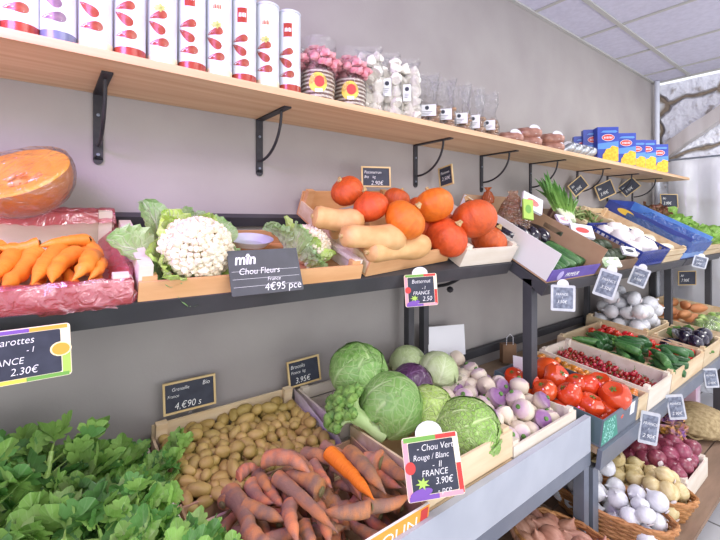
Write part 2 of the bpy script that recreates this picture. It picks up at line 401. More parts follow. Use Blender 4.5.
# ---------------------------------------------------------------- display racks
def beam_x(x0, x1, fr, s, n0, n1, th=.03): pass
A = UP.a
def rack(name, label, x0, x1, up_front, lo_front, lip, posts, gr, UP=UP):
    o = empty(name, label, 'display rack', gr, Matrix.Translation((x0, 0, 0))); Ti = Matrix.Translation((-x0, 0, 0))
    # upper tilted frame: a rail at the front, one at the wall, two side rails, the deck
    fs = up_front
    h = .055
    MB().box((x0, fs-.004, -h), (x1, fs+.030, -.001), m_rack, UP.M).build('front_rail', o, False, Ti)
    MB().box((x0, -.035, -.032), (x1, -.008, .002), m_rack, UP.M).build('back_rail', o, False, Ti)
    for xx in (x0, x1-.03): MB().box((xx, fs+.03, -h+.008), (xx+.03, -.035, -.003), m_rack, UP.M).build('side_rail', o, False, Ti)
    xs = x0+.03
    if x0 < 0:
        MB().box((xs, -.378, -.012), (.768, -.03, -.004), m_rack, UA.M).build('deck', o, False, Ti); xs = .772
    MB().box((xs, fs+.03, -.012), (x1-.03, -.035, -.004), m_rack, UP.M).build('deck', o, False, Ti)
    return o, Ti
r1, T1 = rack('display_rack', 'dark tilted display rack on the left, carrying carrots, cauliflowers, squashes and pumpkins', -1.6, 1.58, -.415, 0, True, None, 'tilted display racks along the wall')
MB().box((-1.6, -.68, .662), (1.58, -.66, .791), m_lip).build('white_lip', r1, False, T1)
MB().box((-1.6, -.68, .615), (1.58, -.645, .661), m_greyrail).build('lower_front_rail', r1, False, T1)
MB().box((-1.6, -.645, .66), (1.58, -.01, .695), m_rack).build('lower_deck', r1, False, T1)
MB().box((1.528, -.68, 0), (1.566, -.642, .614), m_greyrail).build('leg', r1, False, T1)
for u in (409, 424):
    p = pd(u, 300, -.06); MB().box((p.x-.016, -.075, 0.70), (p.x+.016, -.045, 1.468), m_rack).build('back_post', r1, False, T1)
pts = [(1.36+.002*k, -.08-.24*math.sin(k/12*PI/2), 1.215+.17*(1-math.cos(k/12*PI/2))) for k in range(13)]
g = MB().tube(pts, .007, m_iron, 8); g.lathe([(0.001, -.014), (.011, -.009), (.015, 0), (.011, .009), (.001, .014)], m_iron, 12, X=Matrix.Translation((1.373, -.20, 1.212)))
g.build('curved_brace', r1, True, T1)
r2, T2 = rack('display_rack', 'dark tilted display rack in the middle, from the white-sided crate to the blue-lined crate', 1.60, 3.42, -.578, 0, True, None, 'tilted display racks along the wall')
d2 = .655
MB().box((1.60, -.012, -.075), (3.42, .004, -.001), m_greyrail, LB.M).build('lower_front_rail', r2, False, T2)
m_dk = M('deck_planks', '#A58E74', '#927B63', 5, .8, .1, 40, stretch=(1, 6, 6))
g = MB()
for k in range(6): g.box((1.60, .006+k*.113, -.022), (3.42, .006+k*.113+.105, -.002), m_dk, LB.M)
g.build('lower_deck', r2, False, T2)
MB().box((1.60, -.04, .80), (3.42, -.012, .84), m_rack).build('lower_back_rail', r2, False, T2)
pp1 = pd(528, 300, -.435)
MB().box((1.60, -.440, .70), (1.645, -.400, 1.262), m_rack).build('post', r2, False, T2)
MB().box((1.60, -.68, 0), (1.645, -.64, .592), m_greyrail).build('leg', r2, False, T2)
MB().box((3.36, -.440, .70), (3.40, -.400, 1.262), m_rack).build('post', r2, False, T2)
MB().box((3.36, -.71, 0), (3.41, -.66, .592), m_rack).build('leg', r2, False, T2)
p = pd(587, 295, -.06); MB().box((p.x-.016, -.075, .74), (p.x+.016, -.045, 1.468), m_rack).build('back_post', r2, False, T2)
r3, T3 = rack('display_rack', 'dark tilted display rack at the far end under the lettuces', 3.44, 4.40, -.578, 0, True, None, 'tilted display racks along the wall')
g = MB()
for k in range(6): g.box((3.44, .006+k*.113, -.022), (4.40, .006+k*.113+.105, -.002), m_dk, LB.M)
g.build('lower_deck', r3, False, T3)
MB().box((3.44, -.012, -.075), (4.40, .004, -.001), m_greyrail, LB.M).build('lower_front_rail', r3, False, T3)
for x in (3.44, 4.36): MB().box((x, -.70, 0), (x+.04, -.66, .592), m_rack).build('leg', r3, False, T3)
MB().box((4.36, -.44, .70), (4.40, -.40, 1.262), m_rack).build('post', r3, False, T3)
for x in (3.44, 4.36): MB().box((x, -.05, 0), (x+.04, -.012, 1.49), m_rack).build('back_post', r3, False, T3)
# bottom deck, low wooden boards near the floor
for (x0, x1, lb) in ((.2, 1.52, 'low brown board deck on the floor under the left rack'), (1.66, 3.35, 'low brown board deck under the middle rack, carrying onions and a sack')):
    o = empty('bottom_deck', lb, 'deck', 'low board decks under the racks', Matrix.Translation((x0, 0, 0))); Ti = Matrix.Translation((-x0, 0, 0))
    m_bd = M('brown_boards', '#8E7460', '#7E6654', 5, .8, .1, 40, stretch=(1, 6, 6))
    for k in range(6): MB().box((x0, -.90+k*.135, .30), (x1, -.90+k*.135+.128, .318), m_bd).build('board', o, False, Ti)
    for xx in (x0+.02, x1-.06):
        for yy in (-.86, -.2): MB().box((xx, yy, 0), (xx+.04, yy+.04, .299), m_greyrail).build('leg', o, False, Ti)
MB_ = None

# ---------------------------------------------------------------- crates
def board_hole(g, w, h, th, mat, X, hole=None):
    """board in local x (width) z (height), thickness +y; hole = (cx, cz, w, h)"""
    if not hole: g.box((0, 0, 0), (w, th, h), mat, X); return
    cx, cz, hw, hh = hole
    g.box((0, 0, 0), (cx-hw/2, th, h), mat, X); g.box((cx+hw/2, 0, 0), (w, th, h), mat, X)
    g.box((cx-hw/2, 0, 0), (cx+hw/2, th, cz-hh/2), mat, X); g.box((cx-hw/2, 0, cz+hh/2), (cx+hw/2, th, h), mat, X)
def crate(label, fr, x0, x1, s0, s1, h, mat=None, style='wood', front=None, side=None, side2=None, group=None, n=0.001, name='wooden_crate', cat='crate', fh=None, hole=False, post=0.03, yaw=0, slat=True, bh=None):
    mat = mat or m_crate; fm = front or mat; sm = side or mat
    o = empty(name, label, cat, group, fr.M @ Matrix.Translation((x0, s0, n)) @ Matrix.Rotation(yaw, 4, 'Z'))
    w = x1-x0; d = s1-s0; th = .007 if style == 'wood' else .005; fh = fh or h; bh = bh or h
    MB().box((0, 0, 0), (w, d, .006), mat).build('base', o, False)
    def brd(nm, a, b, m, split):
        g = MB()
        if style == 'wood' and split and b[2]-a[2] > .075:
            z0, z1 = a[2], b[2]; zm = (z0+z1)/2
            g.box(a, (b[0], b[1], zm-.004), m); g.box((a[0], a[1], zm+.004), b, m)
        else: g.box(a, b, m)
        return g.build(nm, o, False)
    brd('front_board', (0, 0, .007), (w, th, fh), fm, slat)
    brd('back_board', (0, d-th, .007), (w, d, bh), mat, slat)
    for k, xx in enumerate((0, w-th)):
        g = MB()
        X = Matrix.Translation((xx+th, th+.0003, .007)) @ Matrix.Rotation(R(90), 4, 'Z')
        if hole: board_hole(g, d-2*th-.0006, h-.007, th, sm if k == 0 else (side2 or sm), X, ((d-2*th)/2, h*.62, .11, .026))
        else: g.box((0, 0, 0), (d-2*th-.0006, th, h-.007), sm if k == 0 else (side2 or sm), X)
        g.build('side_board', o, False)
    if style == 'wood' and post:
        for xx in (th, w-th-post):
            for yy, hh in ((th, fh), (d-th-.02, bh)):
                MB().poly([(xx, yy), (xx+post, yy), ((xx+post, yy+.02) if xx < w/2 else (xx+post, yy+.02)), (xx, yy+.02)], .007, mat, th=hh+.004).build('corner_block', o, False)
    return o

# ---------------------------------------------------------------- signs
COLS = {k: M('print_'+k, c, rough=.5) for k, c in dict(purple='#7A4FA8', orange='#F2A23A', green='#6FA548', yellow='#EBC94F', red='#C83A36', lime='#A7C85A', pink='#E59AA8', cream='#F2E6C8', teal='#3E8F7C', blue='#3B57A8', brown='#8A4A3A').items()}
m_frameW = M('pale_wood_frame', '#D8BE8C', '#C9AC78', 12, .6)
m_clear = FILM('clear_plastic', '#FFFFFF', .12, .5, 3, '#F0F0F4', .02)
def rrect(w, h, r, n=5):
    pts = []
    for cx, cy, a0 in ((w/2-r, h/2-r, 0), (-w/2+r, h/2-r, 90), (-w/2+r, -h/2+r, 180), (w/2-r, -h/2+r, 270)):
        for k in range(n): a = R(a0+90*k/(n-1)); pts.append((cx+r*math.cos(a), cy+r*math.sin(a)))
    return pts
def ell(cx, cy, a, b_, n=16, rot=0):
    return [(cx+a*math.cos(t)*math.cos(rot)-b_*math.sin(t)*math.sin(rot), cy+a*math.cos(t)*math.sin(rot)+b_*math.sin(t)*math.cos(rot)) for t in [2*PI*k/n for k in range(n)]]
def sign(label, p, w, h, lines, style='fruit', yaw=-30, lean=15, roll=0, group='price signs on the racks', stick=None, name='price_sign', top=None, pole=True):
    X = Matrix.Translation(p) @ Euler((0, 0, R(yaw))).to_matrix().to_4x4() @ Matrix.Rotation(R(90-lean), 4, 'X') @ Matrix.Rotation(R(roll), 4, 'Z')
    o = empty(name, label, 'sign', group, X)
    if style == 'frame':
        MB().poly(rrect(w-.004, h-.004, .001, 2), -.002, m_slate, th=.003).build('board', o, False)
        g = MB(); t = .006
        for a, b_ in (((-w/2, -h/2), (w/2, -h/2+t)), ((-w/2, h/2-t), (w/2, h/2)), ((-w/2, -h/2+t), (-w/2+t, h/2-t)), ((w/2-t, -h/2+t), (w/2, h/2-t))):
            g.box((a[0], a[1], -.003), (b_[0], b_[1], .004), m_frameW)
        g.build('frame', o, False); z = .0014
    elif style == 'slate':
        MB().poly(rrect(w, h, .002, 2), -.002, M('black_plastic_board', '#33353B', '#3D3F46', 20, .45), th=.004).build('board', o, False); z = .0024
        g = MB()
        for k in range(3): g.box((-w/2+.006, h*(-.32+.17*k), .0021), (w/2-.006, h*(-.32+.17*k)+.0005, .0023), m_chalk)
        g.build('ruled_line', o, False)
    elif style == 'clear':
        MB().poly(rrect(w, h, .006), -.0015, M('milky_plastic', '#C9CCD4', '#DDDFE4', 30, .3, trans=.2), th=.003).build('card', o, False)
        MB().poly(rrect(w*.80, h*.80, .003), .0016, M('worn_slate', '#565C6E', '#8890A0', 60, .5), th=.0004).build('slate_panel', o, False); z = .0022
    else:
        MB().poly(rrect(w, h, .006), -.0015, COLS['cream'], th=.003).build('card', o, False)
        MB().poly(rrect(w*.80, h*.82, .003), .0016, m_slate, th=.0004).build('slate_panel', o, False); z = .0022
        g = MB(); rr = random.Random(len(label)*7+int(w*1000))
        e = w*.055; pal = {'fruit': ['purple', 'orange', 'green', 'yellow', 'lime', 'yellow'], 'veg': ['green', 'red', 'pink', 'purple', 'red', 'lime']}[style if style in ('fruit', 'veg') else 'fruit']
        g.box((-w/2+.004, h/2-h*.08, .0016), (w*.1, h/2-.001, .0019), COLS[pal[0]]); g.box((w*.1, h/2-h*.08, .0016), (w/2-.004, h/2-.001, .0019), COLS[pal[1]])
        g.box((-w/2+.004, -h/2+.001, .0016), (w*.05, -h/2+h*.08, .0019), COLS[pal[3]]); g.box((w*.05, -h/2+.001, .0016), (w/2-.004, -h/2+h*.08, .0019), COLS[pal[2]])
        g.box((w/2-w*.09, -h/2+.004, .0016), (w/2-.001, 0, .0018), COLS[pal[4]]); g.box((-w/2+.001, -h/2+.004, .0016), (-w/2+w*.09, h/2-.004, .0018), COLS[pal[2]])
        g.build('border_print', o, False)
        if style == 'fruit':
            g = MB().poly(ell(w/2-w*.10, h*.03, w*.11, h*.14), .0023, M('orange_rind', '#F6E3B0', rough=.5), th=.0003).poly(ell(w/2-w*.10, h*.03, w*.09, h*.115), .0027, COLS['orange'], th=.0003)
            g.build('orange_slice_print', o, False)
            g = MB().poly(ell(-w/2+w*.16, -h/2+h*.14, w*.09, h*.07), .0023, COLS['green'], th=.0003); g.build('lime_print', o, False)
        else:
            g = MB().poly(ell(-w/2+w*.10, h*.02, w*.09, h*.10), .0023, COLS['red'], th=.0003); g.build('tomato_print', o, False)
            g = MB().poly(ell(-w/2+w*.24, -h/2+h*.12, w*.20, h*.07, rot=.15), .0027, COLS['purple'], th=.0003); g.build('aubergine_print', o, False)
            pts = []
            for k in range(14): a = 2*PI*k/14; q = (1 if k % 2 else .45); pts.append((-w/2+w*.28+w*.13*q*math.cos(a), -h/2+h*.26+h*.10*q*math.sin(a)))
            g = MB().poly(pts, .0029, COLS['lime'], th=.0003); g.build('leaf_print', o, False)
    if top:
        MB().poly(ell(0, h/2+h*.02, w*.24, h*.20, 20), -.004, m_paper, th=.002).build('round_tab', o, False)
    for (tx, x, y, s_) in lines:
        text(tx, s_*h, m_chalk, o, (x*w, y*h, z), shear=.2, sx=.9)
    if stick:
        MB().box((-.006, -h/2-stick, -.004), (.006, -h/2+.01, -.0022), m_clear).build('holder_stem', o, False)
    return o
# ---------------------------------------------------------------- vegetable builders
def carrot_mesh(L, r, seed, mat, name, bend=.1, tip=.25, parent=None):
    prof = []; n = 16
    for k in range(n+1):
        t = k/n
        q = (1-(1-t/.06)**2)**.5 if t < .06 else 1
        q *= (1-.52*t) * (1 if t < .72 else max(.07, 1-((t-.72)/.28)**1.15*.93))
        prof.append((max(r*q, .0006), t*L-L/2))
    def fn(p, a, rr, z):
        k = 1+.10*nz((math.cos(a)*.5, math.sin(a)*.5, z*14), 1.3, seed)+.03*nz((0, 0, z*120), 1, seed)
        c = bend*L*(1-(2*z/L)**2)
        return Vector((p.z, p.x*k + c, p.y*k + .35*c*nz((z*8, 0, 0), 1, seed)))
    g = MB().lathe(prof, mat, 14, fn=fn)
    return g
def lumpy(a, b_, c, mat, seed, amp=.08, f=1.6, nu=16, nv=10):
    rows = []
    for i in range(nv+1):
        t = PI*i/nv; r = max(math.sin(t), .02)
        row = []
        for j in range(nu):
            u = 2*PI*j/nu; p = Vector((r*math.cos(u), r*math.sin(u), -math.cos(t))); k = 1+amp*nz(p, f, seed)
            row.append((p.x*a*k, p.y*b_*k, p.z*c*k))
        rows.append(row)
    return MB().grid(rows, mat, close=True, cap=(True, True))
def leafgrid(L, W, shape, curl=.6, cup=.4, wave=.12, nf=6, seed=0, nu=9, nv=10, frill=0, base_w=.15, twist=0):
    """rows of points: x across, y along, z up; shape(v)->half width 0..1; curl bends the tip upward/over, cup lifts the edges"""
    rows = []; uvs = []
    y = z = 0; ang = 0; ds = L/(nv-1)
    for i in range(nv):
        v = i/(nv-1); hw = W*(base_w*(1-v)+shape(v))
        row = []
        for j in range(nu):
            u = j/(nu-1)*2-1; x = u*hw
            lift = cup*hw*u*u + wave*W*nz((u*nf*.35, v*nf*.5, 0), 1, seed) + frill*W*abs(u)**3*math.sin(v*nf*5+u*2+seed)
            nx_, ny_ = -math.sin(ang), math.cos(ang)
            row.append(Vector((x*(1-.12*cup*u*u), y+nx_*lift, z+ny_*lift))); uvs.append((j/(nu-1), v))
        rows.append(row)
        y += ds*math.cos(ang); z += ds*math.sin(ang); ang += curl/(nv-1)
    return rows, uvs
oval = lambda v: max(.02, math.sin(PI*min(1, v*.93+.04))**.7)
obov = lambda v: max(.03, math.sin(PI*min(1, (v**1.5)*.95+.02))**.65)

# pumpkins
m_pk = [M('pumpkin_red_orange', '#DC5C22', '#BE4A1C', 5, .42, .25, 22, rnd=.08, stretch=(2, 2, .5), thr=(.3, .7), bdist=.03), M('pumpkin_orange', '#E67A1E', '#D26414', 5, .4, .2, 22, rnd=.05, stretch=(2, 2, .5), thr=(.3, .7), bdist=.03)]
m_cork = M('corky_stem', '#C9AE7B', '#A98C5A', 30, .8, .4, 90)
def pumpkin(i):
    o = empty('pumpkin', None, 'pumpkin'); r = 1.0
    prof = []
    for k in range(19):
        t = PI*k/18; prof.append((max(.01, math.sin(t)**.85*.5), -math.cos(t)*.43 + (.09*math.cos(t)**9 if k > 9 else 0)))
    top = (.10, .12, .20, .15)[i]
    def fn(p, a, rr, z):
        rib = 1-.055*(1-abs(math.sin(a*5+i)))**2*(1 if i != 2 else 1.7)
        q = 1+.06*nz((math.cos(a), math.sin(a), z*2), 1, i)
        zz = z + (top*(1-rr/.5)**2.2 if z > 0 else 0)
        return Vector((p.x*rib*q, p.y*rib*q, zz))
    MB().lathe(prof, m_pk[1 if i == 1 else 0], 40, fn=fn).build('flesh', o)
    g = MB().lathe([(.075, -.05), (.050, .01), (.04, .03), (.045, .055), (.042, .065), (.01, .068)], m_cork, 10, fn=lambda p, a, rr, z: Vector((p.x*(1+.2*math.cos(5*a))+z*.3, p.y*(1+.2*math.cos(5*a)), z+.40+top*.95)))
    g.build('stem', o); return o
PK = Kind([pumpkin(i) for i in range(4)], 'pumpkin')
m_bn = M('butternut_skin', '#DFB27C', '#CC9A62', 14, .5, .06, 60, rnd=.04)
def butternut(i):
    o = empty('butternut_squash', None, 'squash')
    prof = [(.004, -.135), (.028, -.134), (.05, -.12), (.062, -.09), (.064, -.06), (.057, -.03), (.051, 0), (.049, .03), (.050, .07), (.052, .10), (.045, .122), (.025, .132), (.008, .133)]
    MB().lathe(prof, m_bn, 24, fn=lambda p, a, rr, z: Vector((z, p.x+(.02 if i else -.015)*(1-(z/.13)**2)+.004*nz((z*20, a, 0), 1, i), p.y*(.98+.05*nz((z*12, 0, 0), 1, i))))).build('flesh', o)
    MB().lathe([(.012, .128), (.009, .136), (.010, .142), (.004, .144)], m_cork, 8, fn=lambda p, a, rr, z: Vector((z, p.x, p.y))).build('stem', o)
    return o
BN = Kind([butternut(0), butternut(1)], 'squash')

# cauliflower
m_curd = M('cauliflower_curd', '#EDE2CE', '#E0D2B6', 40, .6, .5, 220, sub=.1, bdist=.002)
m_cleaf = LEAF('cauliflower_leaf', '#B4D85A', '#DCE8AE', '#F0F3DC', .8, trans=.3, nv=5, net=60, netk=.25, bump=.9)
m_cleafd = LEAF('cauliflower_outer_leaf', '#90BC74', '#D0E0B0', '#EAF0D8', .9, trans=.25, nv=5, net=60, netk=.25, bump=.9)
def cauliflower(seed, R0=.085, nin=10, nout=8, tall=1.0):
    o = empty('cauliflower', None, 'cauliflower'); rg = random.Random(seed)
    g = MB()
    for k in range(190):
        t = (k+.5)/190; zc = 1-t*1.05; a = k*2.39996+seed
        rr = math.sqrt(max(0, 1-zc*zc)); p = Vector((rr*math.cos(a), rr*math.sin(a), zc))*R0
        q = R0*rg.uniform(.085, .15); c = p*(.93+.05*rg.random())
        sub = lumpy(q, q, q, m_curd, seed+k, .5, 3.4, 8, 6)
        g.add([Vector(x)+c for x in sub.v], sub.f, m_curd)
    lump = lumpy(R0*.9, R0*.9, R0*.86, m_curd, seed, .05); g.add(lump.v, lump.f, m_curd)
    g.build('curd', o)
    for lay, (n, mt, op, LL, WW) in enumerate(((nin, m_cleaf, .42, 1.40, .50), (nout, m_cleafd, .72, 1.55, .55))):
        for k in range(n):
            a = 2*PI*(k+.4*lay)/n+rg.uniform(-.2, .2)
            rows, uv = leafgrid(R0*LL*rg.uniform(.8, 1.15)*tall*(.6 if math.cos(a) < -.3 and lay else 1), R0*WW*rg.uniform(.8, 1.1), obov, curl=rg.uniform(-.9, .5)-(.7 if lay else 0), cup=.5, wave=.30, nf=9, seed=seed+k+lay*30, frill=.16, base_w=.25, nu=13, nv=15)
            X = Matrix.Rotation(a, 4, 'Z') @ Matrix.Translation((0, R0*(.62+.12*lay), -R0*.85)) @ Matrix.Rotation(R(90)-op-rg.uniform(0, .25), 4, 'X')
            MB().grid([[X @ p for p in r] for r in rows], mt, uvs=uv).build('leaf', o)
    return o

# cabbages
m_cab = {'green': LEAF('cabbage_leaf', '#6F9C4C', '#8DB365', '#C6DBA0', .55, nv=6, trans=.05, bump=1.0, net=38, netk=.22), 'pale': LEAF('pale_cabbage_leaf', '#A9BC84', '#BBC99A', '#DDE5C4', .5, nv=6, trans=.05, net=30, netk=.15),
         'savoy': LEAF('savoy_leaf', '#86B44C', '#A8CC70', '#D8EAAC', .7, nv=11, trans=.05, bump=1.4, net=75, netk=.5), 'light': LEAF('light_cabbage_leaf', '#A6C860', '#BCD67E', '#E0EDB4', .7, nv=9, trans=.05, net=60, netk=.35, bump=1.2),
         'red': LEAF('red_cabbage_leaf', '#4A2D4A', '#5C3A5A', '#8A6A8E', .5, nv=6, trans=0, rough=.3)}
def cabbage(r, kind, seed, n=9, lift=.05, flat=1.0, loose=0):
    o = empty('cabbage', None, 'cabbage'); rg = random.Random(seed); mt = m_cab[kind]
    core = lumpy(r*.95, r*.95, r*.95*flat, mt, seed, .03, 1.5, 24, 16)
    core.build('heart', o)
    for k in range(n):
        th = 1.25*math.sqrt((k+.3)/n)+.1; a = k*2.39996+seed
        if k == 0: th = .15
        d = Vector((math.sin(th)*math.cos(a), math.sin(th)*math.sin(a), math.cos(th)))
        # the leaf wraps from the stalk end up over the crown
        up_ = (Vector((0, 0, 1)) - d*d.z); up_ = up_.normalized() if up_.length > .2 else Vector((math.cos(a), math.sin(a), 0))
        sd = up_.cross(d)
        rows, uvs = [], []; nu, nv = 19, 19; ext = rg.uniform(.95, 1.2)
        for i in range(nv):
            v = i/(nv-1)*2-1; row = []
            for j in range(nu):
                u = j/(nu-1)*2-1
                # square to disc
                x = u*math.sqrt(1-v*v/2); y = v*math.sqrt(1-u*u/2); q = math.hypot(x, y)
                edge = 1+.05*math.sin(5*math.atan2(y, x)+seed+k)+.03*math.sin(11*math.atan2(y, x)+k)
                dd = (d + (sd*x + up_*(y-.35))*ext*edge*.95).normalized()
                wv = .035*nz((x*2.5, y*2.5, k), 1, seed)+(.03 if kind in ('savoy', 'light') else .012)*nz((x*7, y*7, k), 1, seed)
                rr = r*(1.0+.035*k/n + .006 + wv*.8 + (lift+loose*(1 if k > n-5 else 0))*max(0, q-.72)**1.4*(2.0 if y > 0 else .5))
                row.append(Vector((dd.x*rr, dd.y*rr, dd.z*rr*flat))); uvs.append(((u+1)/2, (v+1)/2))
            rows.append(row)
        MB().grid(rows, mt, uvs=uvs).build('leaf', o)
    MB().lathe([(r*.16, -r*1.02*flat), (r*.18, -r*.9*flat)], m_stemG, 12).build('stalk', o)
    return o

# ---------------------------------------------------------------- upper rack, left bay
U = UP
FA = -.378
FS = -.411                          # front edge of the deck along the slope
crate('pale wooden crate lined with red film on the far left, full of orange carrots', UA, -.42, .150, FA, -.045, .058, m_crateW, bh=.105, slat=False, group=None)
c_cau = crate('wooden crate holding two cauliflowers in the middle of the left upper rack', UA, .160, .765, FA, -.045, .052, m_crate2, side=m_crateW, slat=False)
for xx, hh in ((.0, .088), (.577, .066)): MB().box((xx, .0075, .0535), (xx+.028, .325, hh), m_crateW).build('side_rail', c_cau, False)
crate('wooden crate of butternut squashes behind the wood-framed price board', U, .785, 1.215, FS, .0, .058, m_crate2, slat=False, side=m_crate, bh=.095, yaw=R(6))
crate('pale wooden crate heaped with orange pumpkins', U, 1.235, 1.575, FS, .02, .075, m_crateW, slat=False, side=m_crateW)
# pink film liner: a crumpled sheet over the rim of the carrot crate
m_film = FILM('red_film', '#FFC0C8', .38, .8, 34, '#FF6C86', .7)
def perim(x0, x1, y0, y1, n):
    P = []; w_, d_ = x1-x0, y1-y0; tot = 2*(w_+d_)
    for k in range(n):
        s_ = tot*k/n
        if s_ < w_: P.append((x0+s_, y0, 0, -1))
        elif s_ < w_+d_: P.append((x1, y0+s_-w_, 1, 0))
        elif s_ < 2*w_+d_: P.append((x1-(s_-w_-d_), y1, 0, 1))
        else: P.append((x0, y1-(s_-2*w_-d_), -1, 0))
    return P
prof = [(.004, .002), (.007, .015), (.009, .03), (.008, .045), (.005, .060), (-.003, .066), (-.014, .063), (-.022, .055), (-.030, .045), (-.038, .036)]
P = perim(-.42, .150, FA, -.045, 300); rows = []
for k, (o_, z_) in enumerate(prof):
    row = []
    for i, (x, y, nx_, ny_) in enumerate(P):
        f = nz((x*12+z_*14, y*12+z_*14, z_*6), 1.7, 3)*.8; f2 = nz((x*45+z_*60, y*45, z_*12), 1.7, 5)
        back = max(0, (y+.10)*9) if ny_ > 0 else 0
        row.append((x+nx_*(o_+.012*f+.006*f2), y+ny_*(o_+.010*f)+ (0), z_ + .008*f + .004*f2 + (.052 if ny_ > 0 and k > 2 else (.02 if ny_ > 0 else 0))))
    rows.append(row)
MB().grid(rows, m_film, close=True).build('film_liner', None, X=UA.M).name = 'film_liner'
tag(bpy.data.objects['film_liner'], 'crumpled translucent red plastic film draped over the carrot crate', 'plastic film')

m_car = M('carrot_orange', '#F39A3C', '#EC8526', 14, .42, .25, 8, stretch=(14, 1, 1), rnd=.05)
m_car2 = M('carrot_sandy', '#8F6C5B', '#C47E50', 5, .85, .5, 60, rnd=.2, thr=(.42, .66))
m_car3 = M('carrot_bright', '#F28A2E', '#E2701C', 14, .5, .25, 8, stretch=(12, 1, 1))
def carrot_kind(mat, seeds, fat=.10):
    out = []
    for s_ in seeds:
        o = empty('carrot', None, 'carrot')
        carrot_mesh(1.0, fat, s_, mat, 'root', bend=[.05, -.07, .02, .10][s_ % 4]).build('root', o)
        MB().lathe([(fat*.5, 0), (fat*.35, .012), (fat*.2, .03)], M('carrot_crown', '#7A7048', '#5E5A3A', 60, .8), 8, fn=lambda p, a, r, z: Vector((-.5-z+.004, p.x, p.y))).build('crown', o)
        out.append(o)
    return out
CO = Kind(carrot_kind(m_car, (0, 1, 2), .085), 'carrot'); CS = Kind(carrot_kind(m_car2, (4, 5, 6, 7), .10), 'carrot'); CB = Kind(carrot_kind(m_car3, (8,), .10), 'carrot')
def put_carrot(K, p, q, wpx, label, group, i=None, roll=0, fat=.10):
    d = (q-p).length; r = wpx*.5*depth((p+q)/2)/F      # root radius at the shoulder
    k = r/(fat*d)*1.1
    return K.put(Matrix.Translation((p+q)/2) @ (q-p).to_track_quat('X', 'Z').to_matrix().to_4x4() @ Matrix.Rotation(roll, 4, 'X') @ Matrix.Diagonal((d, d*k, d*k, 1)), label, group, i)
rg = random.Random(4)
cl = [(-22, 284, 14, 250, 18, .062), (4, 288, 38, 251, 18, .066), (32, 285, 62, 249, 18, .062), (52, 283, 78, 252, 17, .066), (72, 281, 92, 257, 17, .062), (104, 256, 84, 240, 12, .07), (102, 273, 82, 247, 14, .058),
      (-8, 247, 40, 243, 12, .085), (36, 247, 90, 240, 12, .08), (-30, 262, 2, 246, 15, .075), (88, 280, 98, 262, 13, .055), (-34, 280, -14, 256, 15, .07)]
for k, (u0, v0, u1, v1, wd, n) in enumerate(cl):
    put_carrot(CO, pf(u1, v1, UA, n), pf(u0, v0, UA, n), wd*1.1, fat=.085, label= 'bright orange carrot lying on the red film in the leftmost upper crate', group='carrots in the film-lined crate', roll=k)
for k in range(22):
    x = -.38+.48*rg.random(); t = FA+.07+.2*rg.random()
    c = UA.w(x, t, .035); a = R(90)+rg.uniform(-.6, .6); d = UA.q @ Vector((math.cos(a), math.sin(a), 0))
    put_carrot(CO, c-d*.07, c+d*.07, 15, 'bright orange carrot lying on the red film in the leftmost upper crate', 'carrots in the film-lined crate', roll=k)

# cut pumpkin in cling film
o = empty('cut_pumpkin', 'large cut pumpkin half wrapped in shiny cling film on the carrot crate', 'pumpkin', None, TX(pd(15, 173, -.145), (0, 0, 0)))
m_pkskin = M('tan_pumpkin_skin', '#D98E3E', '#C97A34', 5, .45, .1, 40); m_pkflesh = M('pumpkin_flesh', '#F8C040', '#F2AA2A', 9, .5, .15, 50)
m_seed = M('pumpkin_fibre', '#F6D78A', '#E88A2C', 22, .5, .6, 60)
# cut face looks up and toward the shop
nrm = Vector((-.42, -.50, .76)).normalized(); Xc = nrm.to_track_quat('Z', 'Y').to_matrix().to_4x4()
Rp = .099
prof = [(max(.002, Rp*math.sin(PI/2*k/12)), -Rp*1.02*math.cos(PI/2*k/12)) for k in range(13)]
g = MB().lathe(prof, m_pkskin, 40, X=Xc, fn=lambda p, a, r, z: Vector((p.x*(1.15-.03*abs(math.cos(a*5))**6), p.y*(1-.03*abs(math.cos(a*5))**6), z)), cap=(True, False)); g.build('skin', o)
g = MB().lathe([(Rp, 0), (Rp*.97, .004), (Rp*.66, .002), (Rp*.60, -.008), (Rp*.5, -.03), (Rp*.25, -.045), (.002, -.048)], m_pkflesh, 40, X=Xc, fn=lambda p, a, r, z: Vector((p.x*1.15, p.y, z+.002*nz((p.x*40, p.y*40, 0), 1))), cap=(False, True)); g.build('flesh', o)
g = MB()
for k in range(26):
    a = rg.uniform(0, 6.28); q = Rp*.45*math.sqrt(rg.random()); l = lumpy(.012, .006, .003, m_seed, k)
    X = Xc @ TX((q*math.cos(a)*1.15, q*math.sin(a), -.036+.014*rg.random()), (rg.uniform(-.6, .6), rg.uniform(-.6, .6), rg.uniform(0, 6)))
    g.add([X @ Vector(p) for p in l.v], l.f, m_seed)
g.build('seeds', o)
m_cling = FILM('cling_film', '#FFFFFF', .04, .5, 26, '#FFFFFF', 1.0)
prof = [(.002, -Rp*1.06)] + [(Rp*1.05*math.sin(PI/2*k/12), -Rp*1.06*math.cos(PI/2*k/12)) for k in range(1, 13)] + [(Rp*1.03, .010), (Rp*.8, .013), (Rp*.4, .012), (.002, .011)]
MB().lathe(prof, m_cling, 60, X=Xc, fn=lambda p, a, r, z: Vector((p.x*1.15*(1+.02*nz((a*6, z*40, 0), 1)), p.y*(1+.02*nz((a*6, z*40, 1), 1)), z+.002*nz((p.x*60, p.y*60, 0), 1)))).build('cling_film', o)

